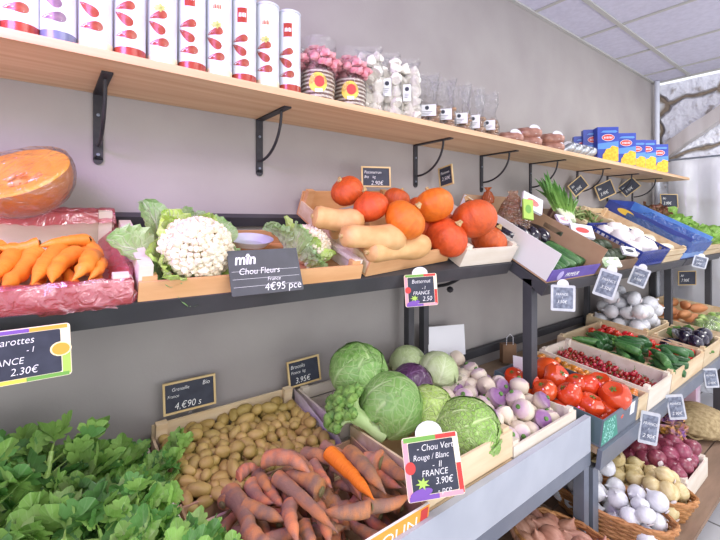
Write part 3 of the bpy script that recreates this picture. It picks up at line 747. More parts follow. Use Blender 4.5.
# two cauliflowers
ca1 = cauliflower(2, .080); ca1.matrix_world = TX(pf(196, 251, UA, .085), (R(52), R(-6), .4), (1.12, 1.0, 1.0)); tag(ca1, 'large open cauliflower with pale green leaves left of the black price board', 'cauliflower', 'cauliflowers on the upper rack')
ca2 = cauliflower(9, .066, 9, 11, 1.1); ca2.matrix_world = TX(pf(308, 247, UA, .06), (R(38), R(22), 1.0)); tag(ca2, 'cauliflower wrapped in long green ribs right of the black price board', 'cauliflower', 'cauliflowers on the upper rack')
# empty white tray behind the black board
tag(MB().lathe([(.0, .0), (.045, .002), (.06, .02), (.066, .022), (.062, .017), (.046, -.0), (.0, -.002)], m_white, 24, X=TX(pf(250, 245, UA, .035), (R(18), 0, 0), (1.1, .8, 1)), cap=(False, False)).build('white_tray'), 'small empty white dish between the two cauliflowers', 'dish')

# butternuts, pumpkins
bl = [((313, 216), (362, 224), .12, 'butternut squash farthest back, its neck against the left side of the crate'), ((342, 236), (402, 238), .115, 'butternut squash in the middle of its crate, lying across'),
      ((368, 252), (426, 245), .085, 'pale butternut squash at the front edge of its crate'), ((334, 230), (362, 226), .06, 'butternut squash mostly hidden under the other squashes')]
for (a, b_, n, lb) in bl:
    p, q = pf(*a, U, n), pf(*b_, U, n); d = (q-p); s_ = d.length/.265; rs = 14.5*depth((p+q)/2)/F/.064
    BN.put(Matrix.Translation((p+q)/2) @ (p-q).to_track_quat('X', 'Z').to_matrix().to_4x4() @ Matrix.Diagonal((s_, rs, rs, 1)), lb, 'butternut squashes in the crate')
pl = [(347, 191, 17, .17, 0, 'red-orange pumpkin farthest left, behind the squashes'), (371, 207, 18, .17, 2, 'deeply ribbed red-orange pumpkin just below the wood-framed price board'),
      (397, 200, 14, .14, 0, 'red-orange pumpkin at the back between two taller ones'), (405, 220, 22, .17, 1, 'smooth light orange pumpkin, the most yellow of the heap'),
      (434, 205, 20, .19, 1, 'orange pumpkin on top of the heap with a green-tinged stem'), (447, 237, 22, .09, 0, 'red pumpkin with a corky stem at the front of the heap'),
      (474, 219, 23, .16, 3, 'large mottled red pumpkin at the right of the heap'), (489, 240, 19, .06, 0, 'red pumpkin low in the right front corner of its crate'),
      (442, 224, 14, .08, 3, 'red pumpkin glimpsed between the others in the middle of the heap'), (426, 228, 13, .08, 0, 'small strip of red pumpkin seen under the light orange one'),
      (418, 208, 12, .10, 3, 'dark red pumpkin mostly hidden behind the top one')]
for (u, v, rp, n, i, lb) in pl:
    p = pf(u, v, U, n)
    if p.y > -.10: p = pd(u, v, -.10)
    r = rp*depth(p)/F
    PK.put(TX(p, (R(rg.uniform(15, 45)), R(rg.uniform(-25, 25)), rg.uniform(0, 6)), (2*r*1.0, 2*r*1.0, 2*r*.90)), lb, 'pumpkins heaped on the upper rack', i)
# ---------------------------------------------------------------- things on the wall shelf
SZ = 1.8772
m_tube = M('tube_white_print', '#D9DCE4', '#CFD3DC', 6, .22, coat=.4); m_tubeband = {'red': M('tube_red', '#A23A2C', rough=.25), 'blue': M('tube_slate_blue', '#6E7690', rough=.25), 'cream': M('tube_cream', '#EFE6C4', rough=.25)}
m_petal = {'red': M('petal_red', '#86301F', '#A84E38', 60, .3, thr=(.3, .7)), 'blue': M('petal_grey_blue', '#6B5468', '#8A6E78', 60, .3)}
m_herb = M('herb_print', '#8FA04E', '#D8C878', 150, .4)
def cyl_decal(g, pts, r, mat, dr=.0004, a0=0):
    """outline in (arc length, height) wrapped on a can of radius r as a fan"""
    cx = sum(p[0] for p in pts)/len(pts); cz = sum(p[1] for p in pts)/len(pts)
    def w_(x, z): a = -PI/2 + a0 + x/r; return (math.cos(a)*(r+dr), math.sin(a)*(r+dr), z)
    n = len(pts); v = [w_(cx, cz)] + [w_(cx+(p[0]-cx)*.5, cz+(p[1]-cz)*.5) for p in pts] + [w_(*p) for p in pts]
    f = [(0, 1+i, 1+(i+1) % n) for i in range(n)] + [(1+i, 1+n+i, 1+n+(i+1) % n, 1+(i+1) % n) for i in range(n)]
    g.add(v, f, mat)
def teardrop(cx, cz, s, ang):
    P = []
    for k in range(18):
        t = 2*PI*k/18; x = math.cos(t); y = math.sin(t)*.52*(math.sin(t/2))**.9*1.25
        x = x*1.45 if x > 0 else x*.8
        P.append((cx+s*(x*math.cos(ang)-y*math.sin(ang)), cz+s*(x*math.sin(ang)+y*math.cos(ang))))
    return P
def crisp_tube(var):
    rr, h = .0335, .240
    o = empty('crisps_tube', None, 'tube')
    MB().lathe([(.001, 0), (rr-.001, 0), (rr, .001), (rr, h-.001), (rr-.001, h)], m_tube, 36, cap=(True, True)).build('can', o)
    MB().lathe([(rr-.0005, h), (rr+.0006, h+.0005), (rr+.0006, h+.006), (rr-.003, h+.008), (.001, h+.008)], m_white, 36, cap=(False, True)).build('lid', o)
    g = MB(); band = m_tubeband[{'red': 'red', 'blue': 'blue', 'cream': 'cream', 'herb': 'cream'}[var]]
    zs = [.004, .026]; g.grid([[((rr+.0004)*math.cos(2*PI*j/36), (rr+.0004)*math.sin(2*PI*j/36), z) for j in range(36)] for z in zs], band, close=True); g.build('bottom_band', o)
    pm = m_petal['blue' if var == 'blue' else 'red']
    for q in ((.003, .055, .021, PI+.1), (-.004, .088, .022, PI-.65), (.0, .121, .020, .25+PI)):
        g = MB(); x_, z_, s_, an = q; cyl_decal(g, teardrop(x_, z_, s_, an), rr, pm, a0=-.15); g.build('crisp_print', o)
    if var in ('herb',):
        g = MB()
        for A0 in (-.15,): cyl_decal(g, [(math.cos(t)*(.011+.004*(k % 2))-.002, .138+math.sin(t)*(.007+.004*(k % 2))) for k, t in enumerate([2*PI*q/14 for q in range(14)])], rr, m_herb, .0007, A0)
        g.build('herb_print', o)
    sq = m_tubeband['cream' if var in ('herb', 'cream') else ('blue' if var == 'blue' else 'red')]
    g = MB()
    g.grid([[(math.cos(-PI/2-.15+x/rr)*(rr+.0005), math.sin(-PI/2-.15+x/rr)*(rr+.0005), z) for x in [-.013+.026*k/8 for k in range(9)]] for z in (.165, .185, .205)], sq)
    g.build('label_square', o)
    g = MB(); inkm = m_chalk if sq is not m_tubeband['cream'] else m_tubeband['red']
    rgx = random.Random(3)
    for A0 in (-.15,):
        for k in range(5):
            x = -.009+.004*k; cyl_decal(g, [(x, .180), (x+.0028, .180+rgx.uniform(-.001, .001)), (x+.0030, .191), (x+.001, .189+rgx.uniform(0, .003))], rr, inkm, .0009, A0)
    g.build('label_script', o)
    return o
TB = Kind([crisp_tube('red'), crisp_tube('blue'), crisp_tube('herb')], 'tube')
uc = [-1+0, 20, 58, 95.5, 130, 162.5, 192, 219, 244, 267.5, 289.5]
var = [1, 0, 1, 2, 0, 2, 0, 2, 0, 2, 0]
posn = ['cut off at the left picture edge', 'with a red band, leftmost whole one', 'with a slate blue band and grey petals', 'with cream band, right of the blue-banded one', 'with a red band, fourth from the left edge', 'with cream band just right of the first bracket', 'with a red band in the middle of the row', 'with cream band and herbs, third of its look from the left', 'with a red square label, third from the right end', 'with a cream square label, last but one on the right', 'with a red square label, at the right end of the row']
for k, u in enumerate(uc):
    r = ray(u, 222); d_ = 1.35-.245; x = d_*r.x/r.y if k else d_*ray(-20, 222).x/ray(-20, 222).y
    ang = math.atan2(x, d_)
    TB.put(TX((x, -.245, SZ), (0, 0, -ang)), 'tall white crisps tube ' + posn[k], 'white crisps tubes on the pine shelf', var[k])

# twin tins with pink ribbon bundles
m_tinb = M('tin_brown', '#7A5540', rough=.5); m_tinc = M('tin_cream', '#F0E4D6', rough=.4); m_pink = M('pink_tissue', '#E88A98', '#F6C4C8', 60, .6, trans=.3)
def basket_tin():
    o = empty('biscuit_jar', None, 'jar'); g = MB(); H = .082
    prof = [(.001, 0)]
    for k in range(15):
        z = H*k/14; prof.append((.044+.004*math.sin(PI*k/14)+.0012*(k % 2), z))
    rows = [[(r*math.cos(2*PI*j/30), r*math.sin(2*PI*j/30), z) for j in range(30)] for r, z in prof]
    for i in range(len(rows)-1): g.grid(rows[i:i+2], m_tinb if i % 2 else m_tinc, close=True)
    g.build('body', o)
    g = MB(); cyl_decal(g, ell(0, .043, .026, .028, 20), .0495, COLS['yellow'], .001); g.build('round_label', o)
    g = MB(); cyl_decal(g, ell(.004, .046, .014, .016, 12), .0495, COLS['red'], .0016); cyl_decal(g, [(-.008, .016), (.012, .016), (.012, .026), (-.008, .026)], .0495, m_paper, .002); g.build('label_picture', o)
    g = MB(); rr = random.Random(8)
    for k in range(80):
        a = rr.uniform(0, 6.28); q = .056*math.sqrt(rr.random()); c = Vector((q*math.cos(a), q*math.sin(a), H+.012+.085*rr.random()*(1-q/.085)))
        l = lumpy(.013, .010, .009, m_pink, k, .6, 2, 7, 5); g.add([Vector(p)+c for p in l.v], l.f, m_pink)
    g.build('pink_wrapping', o)
    MB().lathe([(.048, .002), (.051, .05), (.050, H), (.035, H+.02), (.05, H+.06), (.055, H+.09)], FILM('cellophane', '#FFFFFF', .03, .30, 60, '#FFFFFF', 1.2), 30, fn=lambda p, a, r, z: Vector((p.x*(1+.12*nz((a*5, z*20, 0), 1)*(z > H)), p.y*(1+.12*nz((a*5, z*20, 3), 1)*(z > H)), z)), cap=(False, False)).build('cellophane', o)
    return o
BTK = Kind([basket_tin()], 'jar')
for u, lb in ((318, 'jar with brown and cream bands, yellow round label and pink wrapping, beside the tubes'), (350, 'jar with brown and cream bands, half hidden by a bag of meringues')):
    r = ray(u, 222); d_ = 1.11; BTK.put(TX((d_*r.x/r.y, -.24, SZ), (0, 0, -math.atan2(r.x, r.y)), 1.1), lb, 'banded jars with pink wrapping')
# bags
m_mer = M('meringue_white', '#F6F2EC', '#EDE6DA', 30, .7, .3, 60); m_cell = FILM('cellophane', '#FFFFFF', .03, .30, 60, '#FFFFFF', 1.2)
def meringue(i):
    prof = [(.018, 0), (.022, .006), (.021, .012), (.017, .017), (.012, .024), (.006, .030), (.001, .034)]
    return MB().lathe(prof, m_mer, 14, fn=lambda p, a, r, z: Vector((p.x*(1+.08*math.cos(6*a+z*90)), p.y*(1+.08*math.cos(6*a+z*90)), z-.015))).build('meringue')
MG = Kind([meringue(0)], 'meringue')
def cello_bag(label, u, y, w_, d_, h, hb, group, lab=None, lz=.5, inner=None, cap_sc=1):
    r = ray(u, 222); dd = 1.35+y; ang = -math.atan2(r.x, r.y); ctr = Vector((dd*r.x/r.y, y, SZ))
    o = empty('cellophane_bag', label, 'bag', group, TX(ctr, (0, 0, ang)))
    rows = []; n = 40
    zz = [0, .01, hb*.3, hb*.7, hb, hb+(h-hb)*.25, hb+(h-hb)*.6, h]
    sc_l = [.9, 1, 1.03, 1.02, .92, .75, .85, 1.0]
    for k, (z, s_) in enumerate(zip(zz, sc_l)):
        row = []
        for j in range(n):
            a = 2*PI*j/n; ca, sa = math.cos(a), math.sin(a)
            sx = abs(ca)**.6*(1 if ca > 0 else -1)*w_/2*s_; sy = abs(sa)**.6*(1 if sa > 0 else -1)*d_/2*s_*(1 if k < 5 else (.5, .35, .5)[k-5])
            c = .006*nz((sx*40, sy*40, z*25), 1, u)*(1 if k < 5 else 2.2)
            row.append((sx+c, sy+c, z+(.012*nz((a*3, 0, u), 1) if k == 7 else 0)))
        rows.append(row)
    MB().grid(rows, m_cell, close=True).build('cellophane', o)
    if lab:
        MB().box((-lab[0]/2, -d_/2-.0065, lz-lab[1]/2), (lab[0]/2, -d_/2-.0055, lz+lab[1]/2), m_paper).build('label', o, False)
        X = Matrix.Translation((0, -d_/2-.0066, lz)) @ Matrix.Rotation(R(90), 4, 'X')
        MB().poly(ell(0, lab[1]*.22, .008, .008), 0, m_slate, th=.0005, X=X).build('round_mark', o, False)
        g = MB()
        for k in range(3): g.box((-lab[0]*.3, -d_/2-.0072, lz-.006-.006*k), (lab[0]*(.3-.1*k), -d_/2-.0066, lz-.0045-.006*k), m_slate)
        g.build('printed_line', o, False)
    return o, TX(ctr, (0, 0, ang))
mb = [(369, -.225, 'bag of white meringues without a label, left of the labelled two'), (387, -.225, 'bag of white meringues with a round mark on its tall label, middle of three'), (407, -.225, 'bag of white meringues with a tall label, nearest the brown biscuit bags')]
for k, (u, y, lb) in enumerate(mb):
    o, X = cello_bag(lb, u, y, .104, .078, .235, .165, 'cellophane bags of meringues', (.030, .062) if k else None, .10)
    pr, ra = pile(-.048, .048, -.034, .034, .001, .021, 24, 5+k, it=60)
    for p, r_ in zip(pr, ra):
        MG.put(X @ TX(p, (rg.uniform(-.9, .9), rg.uniform(-.9, .9), 0), r_/.0185), 'small white meringue inside a cellophane bag on the pine shelf', 'meringues in the cellophane bags')
m_bis = M('brown_biscuit', '#8A5A40', '#B98A62', 50, .7, .4, 60, rnd=.12); m_bis2 = M('pale_biscuit', '#C9A27C', '#A47C5C', 50, .7, .4, 60, rnd=.1)
def biscuit(i):
    return MB().lathe([(.001, -.005), (.024, -.005), (.028, 0), (.024, .005), (.001, .006)], (m_bis, m_bis2)[i], 14, fn=lambda p, a, r, z: Vector((p.x*1.1, p.y*(1+.1*nz((a, 0, 0), 2)), z+.0015*math.cos(3*a)))).build('biscuit')
BI = Kind([biscuit(0), biscuit(1)], 'biscuit')
bb = [(427, 'cellophane bag of brown biscuits, leftmost of the five with cloud-shaped labels'), (443, 'cellophane bag of brown biscuits, second of the five from the left'), (459, 'cellophane bag of brown biscuits, middle one of the five'), (473, 'cellophane bag of brown biscuits with the largest square label'), (487, 'cellophane bag of pinkish biscuits with a green printed label, at the right end')]
for k, (u, lb) in enumerate(bb):
    o, X = cello_bag(lb, u, -.215, .105, .075, .215, .080, 'cellophane bags of biscuits', (.070, .044) if k != 3 else (.058, .058), .058)
    for q in range(14):
        BI.put(X @ TX((-.024+.048*(q % 2)+rg.uniform(-.006, .006), rg.uniform(-.004, .004), .010+.0115*(q//2)), (rg.uniform(-.35, .35), rg.uniform(-.35, .35), rg.uniform(0, 6)), .95), 'round brown biscuit stacked inside a cellophane bag on the pine shelf', 'biscuits in the cellophane bags')
# small packs lying on the shelf
m_packbr = M('brown_biscuit_pack', '#8B5B4A', '#B58472', 40, .4, .3, 60, coat=.3); m_packsi = M('silver_pack', '#C8CCD2', '#8C9298', 30, .25, .4, 50, metal=.5)
def pack(mat):
    o = empty('biscuit_pack', None, 'packet')
    rows = []
    for i in range(11):
        t = i/10*2-1; k = max(.04, (1-abs(t)**4)); rows.append([(t*.046, math.cos(2*PI*j/16)*.036*k**.4, math.sin(2*PI*j/16)*.023*k**.4*(1+.15*nz((t*6, j, 0), 1))) for j in range(16)])
    MB().grid(rows, mat, close=True, cap=(True, True)).build('wrapper', o)
    MB().poly(ell(.012, 0, .019, .019), .0210, m_paper, th=.0008, X=Matrix.Rotation(R(65), 4, 'X') @ Matrix.Translation((0, 0, .008))).build('round_label', o, False)
    return o
PB = Kind([pack(m_packbr), pack(m_packsi)], 'packet')
for k, (u, z, i, lb) in enumerate([(509, .024, 0, 'single brown biscuit packet lying left of the stacked ones'), (528, .024, 0, 'brown biscuit packet at the bottom of the left stack of two'), (528, .070, 0, 'brown biscuit packet on top of the left stack of two'), (551, .024, 0, 'brown biscuit packet at the bottom of the right stack of two'), (551, .070, 0, 'brown biscuit packet on top of the right stack of two'),
                                (566, .034, 1, 'silver wrapped packet nearest to the brown packets'), (573, .034, 1, 'silver wrapped packet, second from the brown packets'), (580, .034, 1, 'silver wrapped packet, third from the brown packets'), (587, .034, 1, 'silver wrapped packet leaning against the blue pasta boxes')]):
    r = ray(u, 222); d_ = 1.35-.22; PB.put(TX((d_*r.x/r.y, -.22, SZ+z), (R(0), R(0 if i == 0 else -30), R(-35 if i == 0 else -60)), 1.45 if i == 0 else 1.25), lb, 'biscuit packets on the pine shelf', i)
m_pblue = M('pasta_box_blue', '#2E3F9E', '#3A52B4', 8, .35); m_plight = M('pasta_box_light_blue', '#5B8FD8', rough=.35); m_pasta = M('pasta_yellow', '#F4C63A', '#E9A928', 90, .4, thr=(.4, .6)); m_pred = M('logo_red', '#D8403A', rough=.35)
def pasta_box():
    o = empty('pasta_box', None, 'box'); w_, d_, h = .128, .05, .225
    MB().box((-w_/2, -d_/2, 0), (w_/2, d_/2, h), m_pblue).build('carton', o, False)
    X = Matrix.Translation((0, -d_/2-.0006, 0)) @ Matrix.Rotation(R(90), 4, 'X')
    MB().poly([(-w_/2+.001, .085), (w_/2-.001, .085), (w_/2-.001, .135), (-w_/2+.001, .120)], 0, m_plight, X=X, th=.0004).build('pale_band', o, False)
    g = MB(); pts = [(-w_/2+.018, .006), (w_/2-.002, .006), (w_/2-.002, .095)]
    for k in range(9): a = R(10+80*k/8); pts.append((w_/2-.01-(w_-.04)*math.sin(a), .03+.075*abs(math.cos(a))+.006*math.sin(k*2.1)))
    g.poly(pts, .0006, m_pasta, X=X, th=.0004)
    g.build('pasta_picture', o, False)
    MB().poly(ell(0, .158, .036, .019, 20), .0008, m_pred, X=X, th=.0005).poly(ell(0, .158, .039, .022, 20), .0003, m_paper, X=X, th=.0003).build('oval_logo', o, False)
    g = MB(); rr = random.Random(5)
    for k in range(6): g.poly([(-.026+.009*k, .152), (-.021+.009*k, .151), (-.020+.009*k, .164+rr.uniform(-.003, .004)), (-.025+.009*k, .162)], .0014, m_paper, X=X, th=.0003)
    g.build('logo_script', o, False)
    MB().poly([(-.045, .190), (.045, .188), (.058, .196), (.045, .203), (-.03, .202)], .0006, m_plight, X=X, th=.0004).build('pale_banner', o, False)
    MB().box((.03, -d_/2-.0012, .012), (.048, -d_/2-.0005, .035), m_paper).build('white_seal', o, False)
    return o
PX = Kind([pasta_box()], 'box')
for k, (u, y, lb) in enumerate([(606, -.235, 'blue pasta box facing the shop, nearest of the front boxes'), (624, -.235, 'blue pasta box facing the shop, second of the front row'), (634.5, -.19, 'blue pasta box set a little back, half hidden in the middle of the row'), (645, -.235, 'blue pasta box facing the shop, last but one of the row'), (657.5, -.235, 'blue pasta box at the far end of the pine shelf'),
                            (593, -.155, 'blue pasta box standing behind the nearest one, showing its edge'), (582, -.09, 'blue pasta box farthest back against the wall')]):
    r = ray(u, 222); d_ = 1.35+y; PX.put(TX((d_*r.x/r.y, y, SZ), (0, 0, R(-42 if k < 5 else -52)), 1.0 if k < 6 else .85), lb, 'blue pasta boxes on the pine shelf')

# ---------------------------------------------------------------- upper rack, middle and far bays
FS2 = -.573
crate('tall crate with white left side and purple printed front, just right of the pumpkins', U, 1.602, 2.035, FS2, -.03, .135, m_card, 'card', M('purple_print', '#6A56A8', '#5C4A98', 9, .6), M('white_and_brown_card', '#DCDCDA', rough=.7), side2=m_card, hole=True, fh=.060, name='cardboard_crate')
o = bpy.data.objects['cardboard_crate']
# printed word and leaf mark on its front
text('PRIMEUR', .030, m_chalk, o, (0, 0, 0), shear=.2, X=Matrix.Translation((.13, -.0006, .018)) @ Matrix.Rotation(R(90), 4, 'X'))
MB().poly(ell(.085, .030, .022, .022), 0, M('lilac_print', '#B9AEE0', rough=.5), X=Matrix.Translation((0, -.0003, 0)) @ Matrix.Rotation(R(90), 4, 'X'), th=.0005).build('round_print', o, False)
m_cuc = M('cucumber_green', '#2F5A32', '#3E6E3A', 12, .35, .1, 60, rnd=.12, stretch=(.3, 1, 1)); m_zuc = M('courgette_green', '#3C6B3A', '#5C8A4C', 40, .35, .05, 60, rnd=.12)
m_aub = M('aubergine_black', '#241B30', '#1A1424', 8, .12, coat=.6); m_calyx = M('calyx_green', '#5C8A3C', '#4A7430', 30, .6)
def courgette(i):
    o = empty('courgette', None, 'courgette')
    prof = [(.004, -.1), (.016, -.098), (.021, -.085), (.022, -.03), (.020, .03), (.017, .075), (.012, .09), (.010, .095)]
    MB().lathe(prof, (m_cuc, m_zuc)[i], 14, fn=lambda p, a, r, z: Vector((z, p.x+(.012-.02*i)*(1-(z/.1)**2), p.y))).build('flesh', o)
    MB().lathe([(.010, .094), (.008, .11), (.010, .116), (.002, .117)], m_calyx, 6, fn=lambda p, a, r, z: Vector((z, p.x, p.y))).build('stem', o)
    return o
CZ = Kind([courgette(0), courgette(1)], 'courgette')
def aubergine(i):
    o = empty('aubergine', None, 'aubergine')
    prof = [(.003, -.1), (.022, -.096), (.038, -.075), (.043, -.045), (.040, -.01), (.032, .03), (.026, .06), (.020, .075), (.008, .08)]
    MB().lathe(prof, m_aub, 20, fn=lambda p, a, r, z: Vector((z, p.x+.012*(1-(z/.1)**2), p.y))).build('flesh', o)
    MB().lathe([(.028, .045), (.027, .065), (.018, .082), (.007, .088), (.007, .115), (.002, .116)], m_calyx, 10, fn=lambda p, a, r, z: Vector((z-(.018*math.cos(5*a) if r > .025 else 0), p.x*1.03, p.y*1.03))).build('calyx', o)
    return o
AU = Kind([aubergine(0)], 'aubergine')
def lie(fr, x, s, n, yaw=0, pitch=0, roll=0, sc_=1):
    return Matrix.Translation(fr.w(x, s, n)) @ Matrix.Rotation(fr.a, 4, 'X') @ Matrix.Rotation(yaw, 4, 'Z') @ Matrix.Rotation(pitch, 4, 'Y') @ Matrix.Rotation(roll, 4, 'X') @ (Matrix.Diagonal((*sc_, 1)) if isinstance(sc_, tuple) else Matrix.Diagonal((sc_, sc_, sc_, 1)))
for k in range(7): CZ.put(lie(U, 1.74+.045*k, FS2+.12+.006*k, .032, R(90)+rg.uniform(-.15, .15), 0, k), 'dark green courgette lying at the front of the white-sided crate', 'courgettes in the white-sided crate')
for k in range(4): AU.put(lie(U, 1.70+.085*k, FS2+.33, .048, R(90)+rg.uniform(-.2, .2), 0, k), 'glossy aubergine lying at the back of the white-sided crate', 'aubergines in the white-sided crate')
# mesh bag of carrots (orange) behind, with a card
o = empty('produce_bag', 'clear bag of orange tinted vegetables standing right of the pumpkins', 'bag', None, TX(pf(513, 213, U, .12), (0, 0, 0), .82))
m_obag = FILM('orange_clear_bag', '#FBE0CC', .25, .5, 50, '#F4C8A8', 1.6)
MB().lathe([(.02, -.09), (.085, -.085), (.10, -.05), (.085, .0), (.060, .05), (.035, .09), (.02, .11), (.03, .13)], m_obag, 40, fn=lambda p, a, r, z: Vector((p.x*(1+.35*nz((a*3, z*15, 0), 1)), p.y*(1+.35*nz((a*3, z*15, 2), 1)), z+.02*nz((a*4, 0, 5), 1))), cap=(True, False)).build('bag_film', o)
rows, uv = None, None
MB_l = MB()
for k in range(9): l = lumpy(.035, .026, .028, M('orange_content', '#E8893C', '#C9C08A', 18, .5), k); MB_l.add([Vector(p)+Vector((rg.uniform(-.04, .04), rg.uniform(-.03, .03), -.06+.014*k)) for p in l.v], l.f, MB_l.mats[0] if MB_l.mats else l.mats[0])
MB_l.build('bag_content', o)
o = empty('produce_bag', 'small bright orange bag with green card beside the red pumpkins, at the back', 'bag', None, TX(pf(488, 198, U, .14), (0, 0, 0), .62))
MB().lathe([(.01, -.05), (.045, -.04), (.05, 0), (.03, .045), (.012, .06), (.03, .085)], FILM('deep_orange_bag', '#F8A060', .6, .3, 50, '#EE7A26', 1.4), 24, fn=lambda p, a, r, z: Vector((p.x*(1+.15*nz((a*3, z*15, 0), 1)), p.y*(1+.15*nz((a*3, z*15, 2), 1)), z)), cap=(True, False)).build('bag_film', o)
# leek / spring onion bunch
m_leekg = LEAF('leek_leaf', '#4C8A3E', '#A6CC74', '#79B058', .6, trans=.25, nv=1, slope=0); m_leekw = M('leek_white', '#EFF3DC', '#CFE0A8', 10, .4)
def leek(i):
    o = empty('leek', None, 'leek'); rr = random.Random(i+20)
    MB().tube([(0, 0, 0), (0, .05, .002), (0, .12, .0)], [.008, .010, .011], m_leekw, 10).build('shaft', o)
    for k in range(5):
        rows, uv = leafgrid(rr.uniform(.2, .27), .017, lambda v: max(.05, (1-v**3)*.95), curl=rr.uniform(-.25, .35), cup=.9, wave=.1, seed=i*9+k, nu=5, nv=9, base_w=.2)
        X = Matrix.Translation((0, .10, 0)) @ Matrix.Rotation(rr.uniform(-.16, .16), 4, 'Z') @ Matrix.Rotation(rr.uniform(-.05, .3), 4, 'X') @ Matrix.Rotation(rr.uniform(-1, 1), 4, 'Y')
        MB().grid([[X @ p for p in r] for r in rows], m_leekg, uvs=uv).build('leaf', o)
    return o
LK = Kind([leek(0), leek(1), leek(2)], 'leek')
for k in range(13):
    p = pf(565+1.6*(k % 7), 222-2*(k // 7), U, .12+.03*(k // 7)); q = pf(535+4.6*(k % 8), 184-.5*k, U, .24)
    dvec = (q-p).normalized(); X = Matrix.Translation(p) @ dvec.to_track_quat('Y', 'Z').to_matrix().to_4x4() @ Matrix.Rotation(k*.7, 4, 'Y')
    LK.put(X @ Matrix.Diagonal((1.0, .80, 1.0, 1)), 'leek with long dark green leaves leaning up behind the crates', 'bundle of leeks on the upper rack')
crate('dark wooden crate of avocados and packed mushrooms with the leeks behind', U, 2.045, 2.50, FS2, -.03, .075, M('dark_crate_wood', '#8A6E58', '#77604E', 5, .8), fh=.06)
m_avo = M('avocado_skin', '#3C4A30', '#2C3826', 40, .5, .3, 80); m_mush = M('garlic_white', '#F2EDEA', '#E2D6D8', 14, .5, rnd=.04)
AV = Kind([lumpy(.033, .033, .045, m_avo, 3, .06).build('avocado')], 'avocado')
for k in range(18): AV.put(lie(U, 2.10+.065*(k % 6), FS2+.07+.09*(k//6), .048, rg.uniform(0, 6), R(80)), 'dark green avocado in the dark wooden crate before the leeks', 'avocados in the dark crate')
def punnet(p, w_, d_, h, label, mat, rot, colm):
    o = empty('produce_packet', label, 'packet', 'printed packets among the upper crates', TX(p, rot))
    MB().box((-w_/2, -d_/2, 0), (w_/2, d_/2, h), mat).build('packet', o, False)
    MB().poly(ell(0, 0, w_*.3, d_*.22), h+.0002, colm, th=.0008).build('printed_mark', o, False)
punnet(pf(531, 204, U, .19), .11, .09, .014, 'white packet with a red oval mark tilted beside the leek leaves', m_paper, (R(60), R(25), R(-30)), m_pred)
punnet(pf(581, 232, U, .13), .11, .08, .014, 'white packet with a red oval mark in front of the leek stems', m_paper, (R(48), R(10), R(-40)), m_pred)
punnet(pf(563, 221, U, .14), .08, .06, .012, 'small pale lilac packet between leeks and avocados', M('lilac_card', '#D9D2E6', rough=.6), (R(45), R(10), R(-25)), COLS['pink'])
punnet(pf(527, 210, U, .17), .05, .10, .012, 'bright green packet beside the orange tinted bag', COLS['lime'], (R(70), R(10), R(-30)), COLS['green'])
punnet(pf(610, 263, U, .07), .09, .05, .012, 'green and white printed packet at the front edge of the avocado crate', M('green_white_card', '#8DAA7A', '#E6E6DC', 30, .6), (R(55), R(0), R(-30)), m_paper)
punnet(pf(628, 252, U, .09), .075, .05, .012, 'white packet with a dark round mark leaning on the blue plastic crate', m_paper, (R(50), R(10), R(-35)), m_slate)
# blue plastic crate with a lattice and garlic heads
def lattice_crate(label, fr, x0, x1, s0, s1, h, mat):
    o = empty('plastic_crate', label, 'crate', None, fr.M @ Matrix.Translation((x0, s0, .001))); w_, d_ = x1-x0, s1-s0
    MB().box((0, 0, 0), (w_, d_, .004), mat).build('base', o, False)
    for nm, X, l in (('front_wall', Matrix.Identity(4), w_), ('back_wall', Matrix.Translation((0, d_-.005, 0)), w_), ('side_wall', Matrix.Translation((.005, .005, 0)) @ Matrix.Rotation(R(90), 4, 'Z'), d_-.01), ('side_wall', Matrix.Translation((w_, .005, 0)) @ Matrix.Rotation(R(90), 4, 'Z'), d_-.01)):
        g = MB(); g.box((0, 0, .004), (l, .005, .014), mat, X); g.box((0, 0, h-.012), (l, .005, h), mat, X)
        n = int(l/.028)
        for k in range(n+1):
            xx = min(l-.006, k*l/n); g.box((xx, .0005, .014), (xx+.006, .0045, h-.012), mat, X)
        for k in range(n):
            g.tube([X @ Vector((k*l/n+.003, .0025, .014)), X @ Vector(((k+1)*l/n, .0025, h-.012))], .002, mat, 5)
        g.build(nm, o, False)
    return o
m_bpl = M('blue_plastic', '#2C3F9A', '#2A3880', 8, .35)
lattice_crate('dark blue lattice plastic crate filled with white garlic heads', U, 2.51, 2.95, FS2, FS2+.32, .10, m_bpl)
def garlic(i):
    return MB().lathe([(.004, -.022), (.02, -.022), (.032, -.010), (.034, .004), (.027, .020), (.014, .028), (.006, .034), (.003, .036)], m_mush, 24, fn=lambda p, a, r, z: Vector((p.x*(1+.07*abs(math.cos(a*4))), p.y*(1+.07*abs(math.cos(a*4))), z))).build('garlic_head')
GA = Kind([garlic(0)], 'garlic')
for k in range(9): GA.put(lie(U, 2.60+.12*(k % 3)+.02*(k//3), FS2+.08+.09*(k//3), .065+.02*(k % 2), rg.uniform(0, 6), rg.uniform(-1.7, .7), 0, 1.5), 'white garlic head in the dark blue lattice crate', 'garlic heads in the blue crate')
crate('pale wooden crate of green asparagus behind the blue lattice crate', U, 2.51, 2.95, FS2+.33, -.01, .09, m_crate)
m_asp = M('asparagus_green', '#8FA066', '#6E8448', 30, .6, rnd=.15)
def spear(i):
    return MB().tube([(-.09, 0, 0), (-.03, .003, 0), (.04, 0, .002), (.07, 0, 0), (.09, 0, 0)], [.006, .006, .0055, .007, .001], m_asp, 8).build('asparagus_spear')
SP = Kind([spear(0)], 'asparagus')
